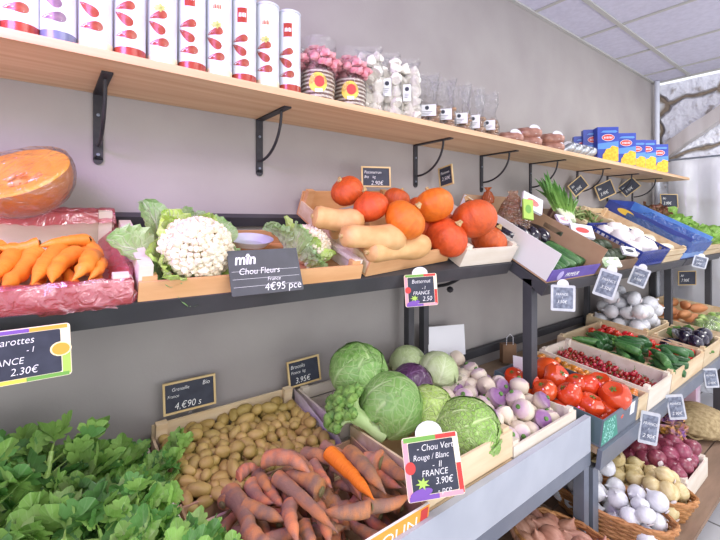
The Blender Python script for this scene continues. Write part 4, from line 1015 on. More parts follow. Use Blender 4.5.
for k in range(44): SP.put(lie(U, 2.62+.24*rg.random(), FS2+.37+.17*rg.random(), .05+.045*rg.random(), R(20)+rg.uniform(-.5, .5), rg.uniform(-.15, .15), k), 'thin pale green asparagus spear in the crate under the diamond price boards', 'asparagus spears in the crate')
crate('long pale wooden crate with slatted sides between the blue lattice crate and the blue-lined one', U, 2.96, 3.30, FS2, -.01, .085, m_crate)
m_pot2 = M('pale_root', '#E5DDC8', '#D2C6AA', 12, .7, rnd=.08)
RT = Kind([lumpy(.06, .03, .03, m_pot2, 5, .12).build('pale_turnip')], 'turnip')
for k in range(14): RT.put(lie(U, 3.03+.065*(k % 4), FS2+.08+.11*(k//4), .045, rg.uniform(0, 3), 0, 0), 'pale root vegetable in the slatted crate left of the blue-lined crate', 'pale roots in the slatted crate')
# blue card crate and the blue liner
c_bl = crate('long cardboard crate printed deep blue with a yellow oval, lined with light blue film', U, 3.31, 3.80, FS2, .0, .155, M('deep_blue_print', '#3A4C9C', '#31428C', 6, .5), 'card', M('light_blue_film', '#5C8FD6', '#7CA8E4', 14, .3, .6, 40), M('deep_blue_print', '#3A4C9C'), side2=M('light_blue_film', '#5C8FD6'), fh=.12, name='blue_crate')
MB().poly(ell(0, 0, .06, .020), 0, COLS['yellow'], X=Matrix.Translation((-.0004, .43, .122)) @ Matrix.Rotation(R(-90), 4, 'Z') @ Matrix.Rotation(R(90), 4, 'X'), th=.0008).build('yellow_oval_print', c_bl, False)
P = perim(3.31, 3.80, FS2, -.15, 120); rows = []
for k, (o_, z_) in enumerate([(.004, .05), (.008, .09), (.006, .128), (-.012, .130), (-.03, .10), (-.05, .05)]):
    rows.append([(x+a_*(o_+.006*nz((x*20, y*20, z_*20), 1)), y+b_*(o_+.006*nz((x*20, y*20, z_*20), 1, 2)), z_+.010*nz((x*12, y*12, 0), 1)) for x, y, a_, b_ in P])
tag(MB().grid(rows, FILM('blue_film', '#6CA0EC', .65, .3, 30, '#4E86D4', 1.0), close=True).build('blue_film_liner', None, X=U.M), 'crumpled light blue film folded over the rim of the blue crate', 'plastic film')
crate('wooden crate of lettuces at the far end of the upper rack', U, 3.82, 4.38, FS2, .0, .085, m_crate)
m_let = LEAF('lettuce_leaf', '#8EC24E', '#D6E8A8', '#EEF5D4', .6, trans=.3, nv=5); m_letr = LEAF('red_lettuce_leaf', '#7A3A34', '#9EB060', '#D8DCB0', .5, trans=.2)
def lettuce(mt, seed, r=.085):
    o = empty('lettuce', None, 'lettuce'); rr = random.Random(seed)
    for k in range(16):
        a = k*2.4; t = k/16
        rows, uv = leafgrid(r*rr.uniform(1.3, 1.8), r*.62, obov, curl=rr.uniform(.2, .9), cup=.4, wave=.25, nf=5, seed=seed+k, frill=.16, nu=7, nv=8)
        X = Matrix.Rotation(a, 4, 'Z') @ Matrix.Translation((0, r*.15*t, -r*.5)) @ Matrix.Rotation(R(85-62*t), 4, 'X')
        MB().grid([[X @ p for p in q] for q in rows], mt, uvs=uv).build('leaf', o)
    MB().lathe([(r*.1, -r*.55), (r*.22, -r*.45), (r*.15, -r*.2)], m_leekw, 10).build('stalk', o)
    return o
LT = Kind([lettuce(m_let, 3), lettuce(m_let, 8), lettuce(m_letr, 5)], 'lettuce')
for k, (x, s_, i, lb) in enumerate([(3.95, -.47, 0, 'green lettuce nearest the blue-lined crate, front row'), (4.13, -.50, 1, 'green lettuce in the middle of the front row at the far end'), (4.30, -.47, 0, 'green lettuce at the far end of the rack'), (3.93, -.28, 1, 'green lettuce behind the front row, next to the blue crate'), (4.12, -.30, 0, 'green lettuce in the second row at the far end'), (3.92, -.11, 2, 'red-leaved lettuce at the back beside the wall'), (4.10, -.12, 2, 'red-leaved lettuce second along the wall'), (4.28, -.14, 1, 'green lettuce in the last corner by the wall')]):
    LT.put(lie(U, x, s_, .09, k*1.1, rg.uniform(-.3, .3)), lb, 'lettuces at the far end of the upper rack', i)
# ---------------------------------------------------------------- lower rack, left bay
TOPZ = .82                            # crate tops
LZ = .697
# celery crate
crate('pale wooden crate by the wall brimming with leafy celery', LO, -.55, .235, -.64, -.03, .16, m_crateW, slat=True)
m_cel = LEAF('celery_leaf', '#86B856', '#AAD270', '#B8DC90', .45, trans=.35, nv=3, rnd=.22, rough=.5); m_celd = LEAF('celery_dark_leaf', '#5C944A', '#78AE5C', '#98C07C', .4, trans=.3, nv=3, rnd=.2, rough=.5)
m_cstalk = M('celery_stalk', '#A6D468', '#C2E288', 12, .4, .1, 60, stretch=(1, 1, 9), rnd=.08)
def leaflet(g, X, s_, mat, rr):
    """a lobed, toothed celery leaflet folded along its midrib"""
    out = []
    half = [(0, 0), (.08, .08), (.28, .08), (.36, .20), (.26, .27), (.48, .28), (.55, .42), (.44, .50), (.32, .47), (.45, .60), (.38, .72), (.24, .70), (.19, .86), (.07, .95), (0, .98)]
    cl = [(0, p[1]) for p in half]
    fold = rr.uniform(.1, .5); cv = rr.uniform(-.4, .5)
    def P(x, y): return X @ (Vector((x, y, abs(x)*fold + cv*(y*y)*.5 + .05*math.sin(9*x+7*y)))*s_)
    for sg in (1, -1):
        v, uv, f = [], [], []
        for (x, y) in half:
            for q in (0, .5, 1): v.append(P(sg*x*q, y*(1) if q else y)); uv.append((.5+sg*x*q, y/1.05))
        n = len(half)
        for i in range(n-1):
            for q in (0, 1): f.append((i*3+q, i*3+q+1, (i+1)*3+q+1, (i+1)*3+q))
        g.add(v, f, mat, uv)
def celery(i):
    o = empty('celery_bunch', None, 'celery'); rr = random.Random(i*13+5); gl = {0: MB(), 1: MB()}
    for k in range(15):
        a = k*2.4; rad = .012+.0035*k; tilt = .10+.030*k*rr.uniform(.7, 1.3); L_ = rr.uniform(.20, .36)
        pts = []; dr = Vector((math.cos(a), math.sin(a), 0))
        for q in range(7):
            t = q/6; pts.append(dr*(rad+L_*tilt*t*t*1.1+L_*.12*t)+Vector((0, 0, L_*t*(1-.12*t*tilt*3))))
        MB().tube(pts, [.014*(1-.62*q/6) for q in range(7)], m_cstalk, 8).build('stalk', o)
        # side stems with their leaflets
        for q in range(7):
            t = .40+.60*q/6; b0 = pts[min(5, int(t*6))].lerp(pts[min(6, int(t*6)+1)], t*6-int(t*6)) if t < 1 else pts[6]
            for sg in ((1, -1) if q < 6 else (0,)):
                l2 = .055*rr.uniform(.7, 1.3) if sg else .02
                sd = Vector((-math.sin(a), math.cos(a), 0))*sg; d2 = (sd*.8+dr*rr.uniform(0, .6)+Vector((0, 0, rr.uniform(.3, .9)))).normalized()
                e = b0+d2*l2; MB_s = gl[0]
                MB_s.tube([b0, b0.lerp(e, .5)+Vector((0, 0, .003)), e], [.0028, .002, .0014], m_stemG, 5, cap=False)
                for m_ in range(3):
                    d3 = (d2 + Vector((rr.uniform(-.8, .8), rr.uniform(-.8, .8), rr.uniform(-.3, .5)))).normalized()
                    X = Matrix.Translation(e if m_ else e) @ d3.to_track_quat('Y', 'Z').to_matrix().to_4x4() @ Matrix.Rotation(rr.uniform(-.9, .9), 4, 'Y')
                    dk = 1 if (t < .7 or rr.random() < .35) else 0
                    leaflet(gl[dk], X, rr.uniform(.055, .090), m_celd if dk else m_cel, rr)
    gl[0].build('bright_leaves', o); gl[1].build('deep_green_leaves', o).name = 'dark_leaves'  # second mesh holds the darker green leaflets, mostly lower on the stalks
    return o
CE = Kind([celery(0), celery(1), celery(2)], 'celery')
ce = [((-.32, -.40), 'celery bunch at the far left, cut by the picture edge'), ((-.03, -.26), 'tall celery bunch at the back left, its stalk standing above the rest'), ((-.12, -.46), 'celery bunch at the front left of the crate'), ((.05, -.24), 'celery bunch in the middle of the crate against the wall'),
      ((.13, -.44), 'celery bunch in the front right of the crate next to the carrots'), ((.14, -.20), 'celery bunch in the back right corner next to the potatoes'), ((-.30, -.16), 'celery bunch in the back row behind the far left one'), ((.15, -.56), 'celery bunch lying with its pale stalks toward the shop, next to the carrot crate'), ((-.0, -.57), 'celery bunch lying with its pale stalks toward the shop, left of the other lying one')]
for k, ((x, y), lb) in enumerate(ce):
    CE.put(TX((x, y, .80), (R(-62), R(-14), k*1.3), .52), lb, 'celery bunches in the left lower crate') if y < -.6 else CE.put(TX((x, y, .71), (R(rg.uniform(5, 28)) if y < -.3 else R(4), R(rg.uniform(-12, 8)), k*1.3), .62 if k != 1 else .92), lb, 'celery bunches in the left lower crate')

# potato crate
PT = Frame(-.03, .80, 0)
PTF = Frame(0, .775, 10)
crate('wooden crate lined with paper and full of small yellow potatoes', PTF, .245, .69, -.36, -.03, .115, m_crate, bh=.15, fh=.085)
m_pot = M('potato_skin', '#B39A58', '#957C40', 12, .6, .25, 80, rnd=.10)
PO = Kind([lumpy(.032, .021, .020, m_pot, 1, .12, 1.4).build('potato'), lumpy(.026, .021, .021, m_pot, 2, .14, 1.4).build('potato'), lumpy(.034, .019, .019, m_pot, 3, .18, 1.2).build('potato'), lumpy(.022, .019, .018, m_pot, 4, .10, 1.4).build('potato')], 'potato')
pr, ra = pile(.255, .68, -.35, -.04, .075, .016, 300, 3, it=70, rj=.2)
for p, r_ in zip(pr, ra):
    if p[2] < .094: continue
    yw = rg.uniform(0, 6); PO.put(Matrix.Translation(PTF.w(p[0], p[1], p[2])) @ Matrix.Rotation(PTF.a, 4, 'X') @ Euler((rg.uniform(0, 6), rg.uniform(-.5, .5), yw)).to_matrix().to_4x4() @ Matrix.Scale(r_/.0225*1.12, 4), 'small yellow potato in the wooden crate between celery and cabbages', 'potatoes in the wooden crate')
# liner paper over the right side
rows = []
for i in range(9):
    v = i/8; rows.append([PTF.w(.690+.010+.012*math.sin(v*3.2+j*.5)*(1-v*.5)-(.03*max(0, v-.6)), -.34+.30*j/10, .03+.125*v+.006*nz((j*.5, v*4, 0), 1)) for j in range(11)])
o = MB().grid(rows, M('lilac_paper', '#D9D0DA', '#CFC4D0', 12, .7, trans=.1)).build('crate_paper'); tag(o, 'pale lilac crumpled paper hanging over the side of the potato crate', 'paper')

# carrot cardboard crate
CR = Matrix.Translation((.275, -.66, .70))
CF = Frame(-.655, .70, 8)
cc = crate('cardboard crate with an orange printed front full of sandy carrots', CF, .245, .735, 0, .32, .112, m_card, 'card', fh=.125, bh=.10, front= M('orange_white_print', '#EFEBE8', '#E6E2E0', 9, .6), side=m_card, name='cardboard_crate')
Xf = Matrix.Translation((0, -.0006, 0)) @ Matrix.Rotation(R(90), 4, 'X')
MB().poly([(.001, .078), (.489, .078), (.489, .124), (.001, .124)], 0, COLS['orange'], X=Xf, th=.0004).build('orange_band', cc, False)
text('CABASSOUN', .040, m_chalk, cc, (0, 0, 0), shear=0, sx=1.25, X=Xf @ Matrix.Translation((.16, .083, .0008)), th=.0008)
MB().poly([(.46, .03), (.484, .03), (.484, .12), (.46, .12)], .0008, COLS['red'], X=Xf, th=.0004).build('red_edge_print', cc, False)
tab = [(228, 490, 252, 545, 20, .845), (250, 482, 274, 503, 15, .85), (243, 506, 286, 521, 16, .85), (246, 524, 298, 550, 20, .845), (268, 482, 283, 506, 14, .845), (291, 504, 299, 545, 17, .845), (274, 475, 338, 533, 15, .865),
       (263, 461, 313, 476, 17, .885), (322, 492, 280, 474, 19, .865), (286, 455, 315, 480, 12, .86), (312, 463, 332, 488, 13, .86), (327, 451, 374, 500, 16, .88), (332, 466, 362, 503, 12, .85), (347, 452, 386, 494, 18, .875),
       (382, 463, 344, 449, 24, .87), (377, 456, 410, 480, 17, .865), (320, 492, 356, 505, 18, .83), (372, 507, 320, 511, 16, .86), (362, 504, 412, 493, 14, .85), (303, 525, 316, 550, 15, .82), (322, 520, 346, 526, 14, .82),
       (368, 462, 402, 488, 14, .85), (258, 474, 274, 496, 15, .84), (264, 545, 300, 530, 16, .82), (236, 482, 262, 472, 14, .845), (222, 505, 240, 484, 14, .835), (300, 455, 345, 470, 15, .86), (322, 446, 352, 458, 14, .86), (285, 470, 300, 490, 14, .85), (310, 500, 330, 548, 17, .82), (345, 470, 372, 500, 14, .84), (300, 470, 326, 500, 14, .84), (286, 488, 306, 520, 14, .82), (330, 500, 350, 530, 14, .81)]
for k, (u0, v0, u1, v1, wd, z) in enumerate(tab):
    K = CB if k == 11 else CS
    lb = {11: 'bright clean orange carrot on top of the sandy ones in the cardboard crate', 6: 'long thin sandy carrot lying diagonally over the cardboard crate', 14: 'thick dusty brown carrot at the back of the cardboard crate', 0: 'fat pale orange carrot at the left edge of the cardboard crate'}.get(k, 'sandy orange-brown carrot in the cardboard crate with the orange front')
    put_carrot(K, pq(u0, v0, z), pq(u1, v1, z), wd, lb, 'sandy carrots in the cardboard crate', roll=k*1.1)
for k in range(34):
    x = .29+.40*rg.random(); y = .06+.21*rg.random(); a = rg.uniform(-1.2, 1.2); c = CF.w(x, y, .035+.055*rg.random()); d = Vector((math.sin(a), math.cos(a), .1))*.065
    put_carrot(CS, c-d, c+d, 13, 'sandy orange-brown carrot in the cardboard crate with the orange front', 'sandy carrots in the cardboard crate', roll=k)

# cabbage crates
KB = Frame(0, .80, 6)
crate('grey-white wooden crate against the wall under the large green cabbage', KB, .725, 1.36, -.30, -.03, .10, m_crateW)
crate('wooden crate of cabbages and broccoli with a pale front above the white lip', LO, .745, 1.115, -.655, -.335, .175, m_crate, slat=True)
def cab(u, v, rp, r, kind, seed, lb, tilt=(0, 0, 0), **kw):
    ry = ray(u, v); k = r*F/rp; p = Vector((0, -1.35, 1.5)) + ry*k/(ry.dot(Vector((SW, CW, 0)))); o = cabbage(r, kind, seed, **kw)
    o.matrix_world = TX(p, tilt); return tag(o, lb, 'cabbage', 'cabbages on the lower rack')
cab(359, 371, 29, .098, 'green', 1, 'large green cabbage at the back beside the broccoli price board', (.5, -.2, .3), lift=.10, flat=.85)
cab(391, 405, 31, .098, 'green', 2, 'big round dark green cabbage in the middle, just right of the broccoli', (.7, .1, .6), lift=.04)
cab(430, 412, 25, .082, 'light', 3, 'light yellow-green cabbage behind the fruit-bordered sign for cabbages', (.7, .2, 0), lift=.06)
cab(468, 432, 32, .098, 'savoy', 11, 'crinkled green savoy cabbage at the front, right of the cabbage sign', (.8, .3, 0), lift=.06, n=10)
cab(408, 364, 18, .075, 'pale', 5, 'pale smooth cabbage at the back, left of the other pale one', (.2, 0, 0), n=6, lift=.0)
cab(438, 372, 20, .080, 'pale', 6, 'pale round cabbage at the back right behind the turnips', (.4, .2, 1), n=6, lift=.0)
cab(412, 384, 20, .072, 'red', 7, 'dark red cabbage between the pale cabbages and the big green one', (.6, .2, 0), n=7, lift=.03)
# broccoli
m_flo = M('broccoli_floret', '#7FA24C', '#5C8A3E', 50, .75, .8, 260, bdist=.002); m_bst = M('broccoli_stalk', '#B7CE92', '#A2BE7C', 14, .5, .2, 30)
def broccoli(label, X, seed, n=16):
    o = empty('broccoli', label, 'broccoli', 'broccoli on the lower rack', X); rr = random.Random(seed)
    MB().lathe([(.018, -.11), (.022, -.10), (.018, -.05), (.024, 0), (.02, .02)], m_bst, 14, fn=lambda p, a, r, z: Vector((p.x*(1+.1*math.cos(5*a)), p.y, z))).build('stalk', o)
    for k in range(n):
        t = (k+.5)/n; zc = 1-t*.95; a = k*2.4; q = math.sqrt(1-zc*zc); c = Vector((q*math.cos(a)*.062, q*math.sin(a)*.062, zc*.045+.015)); g = MB()
        for m_ in range(9):
            d = Vector((rr.uniform(-1, 1), rr.uniform(-1, 1), rr.uniform(-.4, 1)))*.012; l = lumpy(.0125, .0125, .011, m_flo, seed*50+k*9+m_, .3, 3.5, 8, 6); g.add([Vector(p)+c+d for p in l.v], l.f, m_flo)
        g.build('floret', o)
        MB().tube([Vector((0, 0, -.02)), c*.5, c*.9], [.010, .008, .007], m_bst, 7).build('branch', o)
    return o
broccoli('broccoli head with pale thick stalk lying between potatoes and the big green cabbage', TX(pq(353, 414, .925), (R(-30), R(-48), 0), 1.05), 3)
broccoli('broccoli half hidden behind the bigger broccoli head beside the cabbage crate board', TX(pq(345, 406, .90), (R(-30), R(-20), 2), .8), 6, 10)
for (u, v, lb) in ((378, 424, 'pale broccoli leaf stem lying against the round cabbage'),):
    rows, uv = leafgrid(.13, .04, oval, curl=-.4, cup=.5, wave=.3, frill=.2, seed=3); X = TX(pq(363, 420, .90), (R(-15), 0, R(-130)))
    tag(MB().grid([[X @ p for p in r] for r in rows], m_cleaf, uvs=uv).build('broccoli_leaf'), lb, 'leaf')

# turnips
crate('pale wooden crate of white and purple turnips at the right end of the left rack', LO, 1.122, 1.522, -.655, -.075, .12, m_crateW, slat=False)
m_tur = M('turnip_skin', '#DDD0BE', '#CFBFAC', 14, .5, .08, 50, grad=(2, .006, .034, '#8C6090'), rnd=.05); m_tur2 = M('turnip_pale', '#E0D5C0', '#D2C3AE', 14, .5, .08, 50, grad=(2, .022, .05, '#B78CB8'), rnd=.05)
def turnip(i):
    o = empty('turnip', None, 'turnip')
    MB().lathe([(.001, -.045), (.003, -.038), (.012, -.030), (.028, -.018), (.034, 0), (.031, .016), (.018, .026), (.008, .029)], (m_tur, m_tur2)[i], 20, fn=lambda p, a, r, z: Vector((p.x*(1+.03*nz((a, 0, 0), 1, i)), p.y, z))).build('root', o)
    MB().lathe([(.008, .026), (.007, .034), (.002, .036)], m_calyx, 8).build('crown', o)
    return o
TU = Kind([turnip(0), turnip(1)], 'turnip')
pr, ra = pile(1.135, 1.51, -.64, -.09, .01, .034, 125, 12, it=90)
g_t = random.Random(2)
for p, r_ in zip(pr, ra):
    if p[2] < .06: continue
    TU.put(Matrix.Translation((p[0], p[1], .70+p[2])) @ Euler((g_t.uniform(-2.2, .8), g_t.uniform(-1.2, 1.2), g_t.uniform(0, 6))).to_matrix().to_4x4() @ Matrix.Scale(r_/.034, 4), 'white turnip flushed with purple in the pale crate', 'turnips in the pale crate', 0 if g_t.random() < .35 else 1)
# paper notice on the wall
o = tag(MB().box((-.115, -.001, -.07), (.115, .001, .07), m_paper).build('paper_notice', smooth=False), 'blank white paper sheet hanging below the left rack beside the posts', 'paper'); o.matrix_world = TX(pd(447, 341, -.085), (R(-8), R(4), R(-6)))

# ---------------------------------------------------------------- lower rack, middle bay
crate('pale wooden crate of cherry-sized yellow tomatoes, squeezed beside the large tomatoes', LB, 1.955, 2.065, 0.0, .50, .09, m_crate, slat=False, post=0)
ct = crate('dark grey cardboard crate with a turquoise print full of big red tomatoes', LB, 1.612, 1.948, -.0, .46, .105, M('grey_card', '#6E7480', '#656B78', 8, .6), 'card', side=M('teal_green_card', '#4A5F66', '#5A6E74', 8, .6), name='cardboard_crate')
g = MB(); Xs = Matrix.Translation((-.0006, 0, 0)); rr = random.Random(3)
MB().poly([(.0, .006), (.15, .006), (.11, .10), (.0, .10)], 0, COLS['teal'], X=Matrix.Translation((0, -.0006, 0)) @ Matrix.Rotation(R(90), 4, 'X'), th=.0004).build('turquoise_print', ct, False)
g = MB()
for k in range(110):
    x, z = rr.uniform(.004, .11), rr.uniform(.01, .095)
    g.poly(ell(x, z, .0022, .0032, 6), .0006, M('pale_teal', '#A8E0D8', rough=.5), X=Matrix.Translation((0, -.0006, 0)) @ Matrix.Rotation(R(90), 4, 'X'), th=.0002)
o = g.build('leaf_speckle_print', ct, False); o['kind'] = 'stuff'
MB().poly([(.255, .05), (.30, .05), (.30, .10), (.255, .10)], 0, m_paper, X=Matrix.Translation((0, -.0008, 0)) @ Matrix.Rotation(R(90), 4, 'X'), th=.0004).build('white_label', ct, False)
m_tom = M('tomato_red', '#D03A1C', '#DC5226', 6, .16, coat=.5, rnd=.08); m_ctom = M('cherry_tomato_red', '#C8241E', '#D63A2A', 8, .2, coat=.4, rnd=.12); m_ytom = M('yellow_tomato', '#D88A2A', '#C4702A', 30, .25, coat=.3, rnd=.25)
def star(r, mat):
    g = MB()
    for k in range(5):
        a = 2*PI*k/5; c = Vector((math.cos(a), math.sin(a), 0)); sd = Vector((-math.sin(a), math.cos(a), 0))
        g.add([(0, 0, 0), c*r*.4+sd*r*.16+Vector((0, 0, .001)), c*r+Vector((0, 0, -.12*r)), c*r*.4-sd*r*.16+Vector((0, 0, .001))], [(0, 1, 2, 3)], mat)
    g.tube([(0, 0, 0), (0, 0, r*.35)], r*.08, mat, 6); return g
def tomato(i):
    o = empty('tomato', None, 'tomato'); prof = [(.002, -.036), (.018, -.034), (.036, -.020), (.043, .0), (.040, .018), (.026, .031), (.010, .030), (.002, .026)]
    MB().lathe(prof, m_tom, 30, fn=lambda p, a, r, z: Vector((p.x*(1+(.05 if i else .02)*math.cos(a*(5+i))), p.y*(1+(.05 if i else .02)*math.cos(a*(5+i))), z))).build('flesh', o)
    star(.018, m_calyx).build('calyx', o, X=Matrix.Translation((0, 0, .030))); return o
TO = Kind([tomato(0), tomato(1)], 'tomato')
tl = [(514, 377, 10, .80, 'tomato at the far left end of its crate, left of the post'), (528, 384, 13, .80, 'tomato right behind the dark post'), (548, 371, 14, .83, 'tomato at the back of the heap, above the others'), (556, 377, 13, .84, 'broad tomato in the second row near the yellow ones'), (545, 391, 12, .83, 'tomato just right of the post in the front row'),
      (569, 395, 13, .83, 'tomato in the middle of the front row'), (577, 384, 11, .83, 'tomato behind the middle of the front row'), (600, 386, 14, .86, 'large shiny tomato on top of the heap with an orange glow'), (615, 396, 15, .86, 'biggest tomato at the right end beside the crate edge'), (590, 405, 13, .81, 'tomato at the lower edge of the front row'), (608, 410, 13, .79, 'tomato partly under the biggest one by the crate front'),
      (580, 410, 12, .78, 'tomato lowest in the front row, seen over the turnip crate'), (588, 386, 12, .83, 'tomato wedged left of the large shiny one'), (534, 396, 11, .79, 'tomato low beside the post behind the turnip crate'), (562, 408, 11, .78, 'tomato low behind the turnip crate corner')]
for k, (u, v, rp, z, lb) in enumerate(tl):
    p = pf(u, v, LB, .125 if z > .82 else (.10 if z > .79 else .07)); r = rp*depth(p)/F
    TO.put(TX(p, (rg.uniform(-1.0, .2), rg.uniform(-.8, .8), rg.uniform(0, 6)), r/.043), lb, 'big red tomatoes in the grey crate')
for k in range(16): TO.put(lie(LB, 1.67+.075*(k % 4), .06+.1*(k//4), .045, k, rg.uniform(-.5, .5)), 'red tomato deep in the grey cardboard crate under the others', 'big red tomatoes in the grey crate, lower layer')
CT = Kind([lumpy(.0165, .0165, .0160, m_ctom, 1, .03, 1.5, 12, 8).build('cherry_tomato')], 'tomato'); YT = Kind([lumpy(.0165, .0165, .021, m_ytom, 1, .05, 1.5, 12, 8).build('yellow_tomato')], 'tomato')
CHm = M('cherry_red', '#96141E', '#B0202A', 20, .2, coat=.5, rnd=.2)
def cherry():
    o = empty('cherry', None, 'cherry'); lumpy(.0125, .0125, .012, CHm, 1, .03, 1.5, 12, 8).build('flesh', o)
    MB().tube([(0, 0, .011), (.004, 0, .022), (.010, 0, .032)], .0009, m_calyx, 5).build('stem', o); return o
CH = Kind([cherry()], 'cherry')
def fill(K, fr, x0, x1, s0, s1, z0, r, n, seed, label, group, zmin=0, tilt=1.5, i=None, sc_=1.0, it=60):
    pr, ra = pile(x0, x1, s0, s1, z0, r, n, seed, it=it); rr = random.Random(seed)
    for p, r_ in zip(pr, ra):
        if p[2] < zmin: continue
        K.put(Matrix.Translation(fr.w(*p)) @ Matrix.Rotation(fr.a, 4, 'X') @ Euler((rr.uniform(-tilt, tilt), rr.uniform(-tilt, tilt), rr.uniform(0, 6))).to_matrix().to_4x4() @ Matrix.Scale(r_/r*sc_, 4), label, group, i)
fill(YT, LB, 1.965, 2.055, .02, .49, .035, .0175, 62, 5, 'small yellow-orange tomato in the narrow wooden crate', 'yellow tomatoes in the narrow crate', .05)
crate('pale wooden crate of dark red cherries between yellow tomatoes and courgettes', LB, 2.075, 2.375, 0, .50, .10, m_crateW, slat=False)
fill(CH, LB, 2.09, 2.36, .02, .49, .030, .0135, 200, 6, 'dark red cherry in the pale wooden crate', 'cherries in the pale crate', .038, it=40)
c4 = crate('wide wooden crate of green cucumbers and small red tomatoes', LB, 2.385, 2.93, 0, .56, .10, m_crate, slat=False)
CU = Kind([courgette(0), courgette(1)], 'cucumber')
for k in range(40):
    CU.put(lie(LB, 2.45+.055*(k % 5)+.01*(k//10), .07+.17*((k//5) % 3)+rg.uniform(-.02, .02), .055+.035*(k//15)+.01*rg.random(), R(90)+rg.uniform(-1.1, .5), 0, k, (.66, .95, .95)), 'short dark green cucumber in the wide wooden crate', 'cucumbers in the wide crate', 0 if k % 5 else 1)
fill(CT, LB, 2.72, 2.92, .03, .54, .035, .022, 70, 7, 'small red tomato beside the cucumbers in the wide crate', 'small red tomatoes in the wide crate', .05, sc_=1.3)
crate('wooden crate of aubergines in front of the white turnips', LB, 2.94, 3.30, 0, .26, .11, m_crate, slat=False)
for k in range(12): AU.put(lie(LB, 3.01+.085*(k % 3)+.04*(k//6), .07+.085*((k//3) % 2), .07+.05*(k//6), rg.uniform(-.7, .7), 0, k, 1.05), 'glossy black aubergine heaped in the lower wooden crate', 'aubergines in the lower crate')
crate('wooden crate of large white onions by the wall, stencilled on its side', LB, 2.94, 3.34, .28, .64, .12, m_crate, slat=False)
m_won = M('white_onion', '#E2E1E6', '#D0D0D6', 12, .3, .05, 40, stretch=(5, 5, .3), rnd=.04, coat=.2)
m_yon = M('yellow_onion', '#DCCB9C', '#C4AE78', 12, .35, .05, 40, stretch=(5, 5, .3), rnd=.05); m_ron = M('red_onion', '#9A4A5E', '#7E3348', 14, .3, .08, 40, stretch=(5, 5, .3), rnd=.12, coat=.2); m_sha = M('shallot_skin', '#C0907C', '#A87460', 14, .5, .1, 40, stretch=(5, 5, .3), rnd=.12)
def onion(mat, el=1.0):
    o = empty('onion', None, 'onion')
    MB().lathe([(.004, -.036*el), (.016, -.034*el), (.034, -.020*el), (.040, .0), (.036, .016*el), (.022, .030*el), (.009, .038*el), (.004, .046*el), (.004, .050*el)], mat, 20, fn=lambda p, a, r, z: Vector((p.x*(1+.02*math.cos(3*a)), p.y, z))).build('bulb', o)
    MB().lathe([(.009, -.037*el), (.012, -.040*el), (.004, -.043*el)], m_mush, 8, fn=lambda p, a, r, z: Vector((p.x*(1+.3*math.cos(6*a)), p.y, z))).build('root_tuft', o)
    return o
OW = Kind([onion(m_won), onion(m_won, .85)], 'onion'); OY = Kind([onion(m_yon), onion(m_yon, 1.1)], 'onion'); ORd = Kind([onion(m_ron, .9)], 'onion'); SH = Kind([onion(m_sha, 1.5)], 'shallot')
fill(OW, LB, 2.95, 3.33, .30, .63, .05, .052, 30, 8, 'large white onion in the crate against the wall behind the cucumbers', 'white onions by the wall', .06, sc_=1.25)
crate('wooden crate of wrapped broccoli and sweet potatoes at the far end of the lower rack', LB, 3.46, 4.36, .0, .60, .11, m_crate, slat=False)
m_swp = M('sweet_potato', '#C98A5C', '#B87448', 9, .6, .2, 60, rnd=.08)
SW_ = Kind([lumpy(.085, .035, .035, m_swp, 4, .2, 1.2).build('sweet_potato')], 'sweet potato')
for k in range(14): SW_.put(lie(LB, 3.58+.18*(k % 4), .30+.085*(k//4), .06+.05*(k % 2), rg.uniform(-.5, .5), 0, k), 'sweet potato in the far crate of the lower rack', 'sweet potatoes in the far crate')
for k, (x, s_) in enumerate([(3.55, .12), (3.72, .14), (3.90, .12)]):
    o = empty('wrapped_broccoli', 'green vegetable wrapped in film, ' + ('nearest of three', 'middle of three', 'farthest of three')[k] + ' beside the aubergines', 'vegetable packet', 'wrapped greens in the far crate', lie(LB, x, s_, .10, k))
    g = MB()
    for q in range(12): l = lumpy(.028, .028, .022, M('wrapped_green', '#7FA24C', '#BFD48A', 22, .5), q, .3, 3); g.add([Vector(p)+Vector((.05*math.cos(q*2.4), .05*math.sin(q*2.4), .012*(q % 3))) for p in l.v], l.f, l.mats[0])
    g.build('greens', o); lumpy(.088, .088, .05, m_cling, k, .1).build('film', o)

# ---------------------------------------------------------------- bottom deck
m_wick = M('wicker', '#C08A56', '#A06C3E', 30, .6, .3, 80, rnd=.06)
def basket(label, cx, cy, z, a, b_, h, rot=0, tiltx=0):
    o = empty('wicker_basket', label, 'basket', 'wicker baskets on the bottom deck', Matrix.Translation((cx, cy, z)) @ Matrix.Rotation(tiltx, 4, 'X') @ Matrix.Rotation(rot, 4, 'Z'))
    def ring(t, ph, amp, n=72): 
        k = .82+.18*t; return [Vector((math.cos(2*PI*j/n)*(a*k+amp*math.sin(j*PI/2+ph)), math.sin(2*PI*j/n)*(b_*k+amp*math.sin(j*PI/2+ph)), h*t)) for j in range(n+1)]
    g = MB()
    for k in range(9): g.tube(ring(k/8*.93+.01, PI*(k % 2), .0035), .0052, m_wick, 5, cap=False)
    g.build('woven_side', o)
    g = MB()
    for ph in (0, PI): g.tube([Vector((p.x, p.y, h+.004+.005*math.sin(j*.9+ph))) for j, p in enumerate(ring(1, ph, .004))], .006, m_wick, 6, cap=False)
    g.build('rim', o)
    g = MB()
    for j in range(18): q = 2*PI*j/18; g.tube([(math.cos(q)*a*(.82+.18*t), math.sin(q)*b_*(.82+.18*t), h*t) for t in (0, .5, 1)], .004, m_wick, 5)
    g.build('upright_cane', o)
    MB().poly(ell(0, 0, a*.82, b_*.82, 40), .002, m_wick, th=.004).build('bottom', o)
    return o.matrix_world.copy()
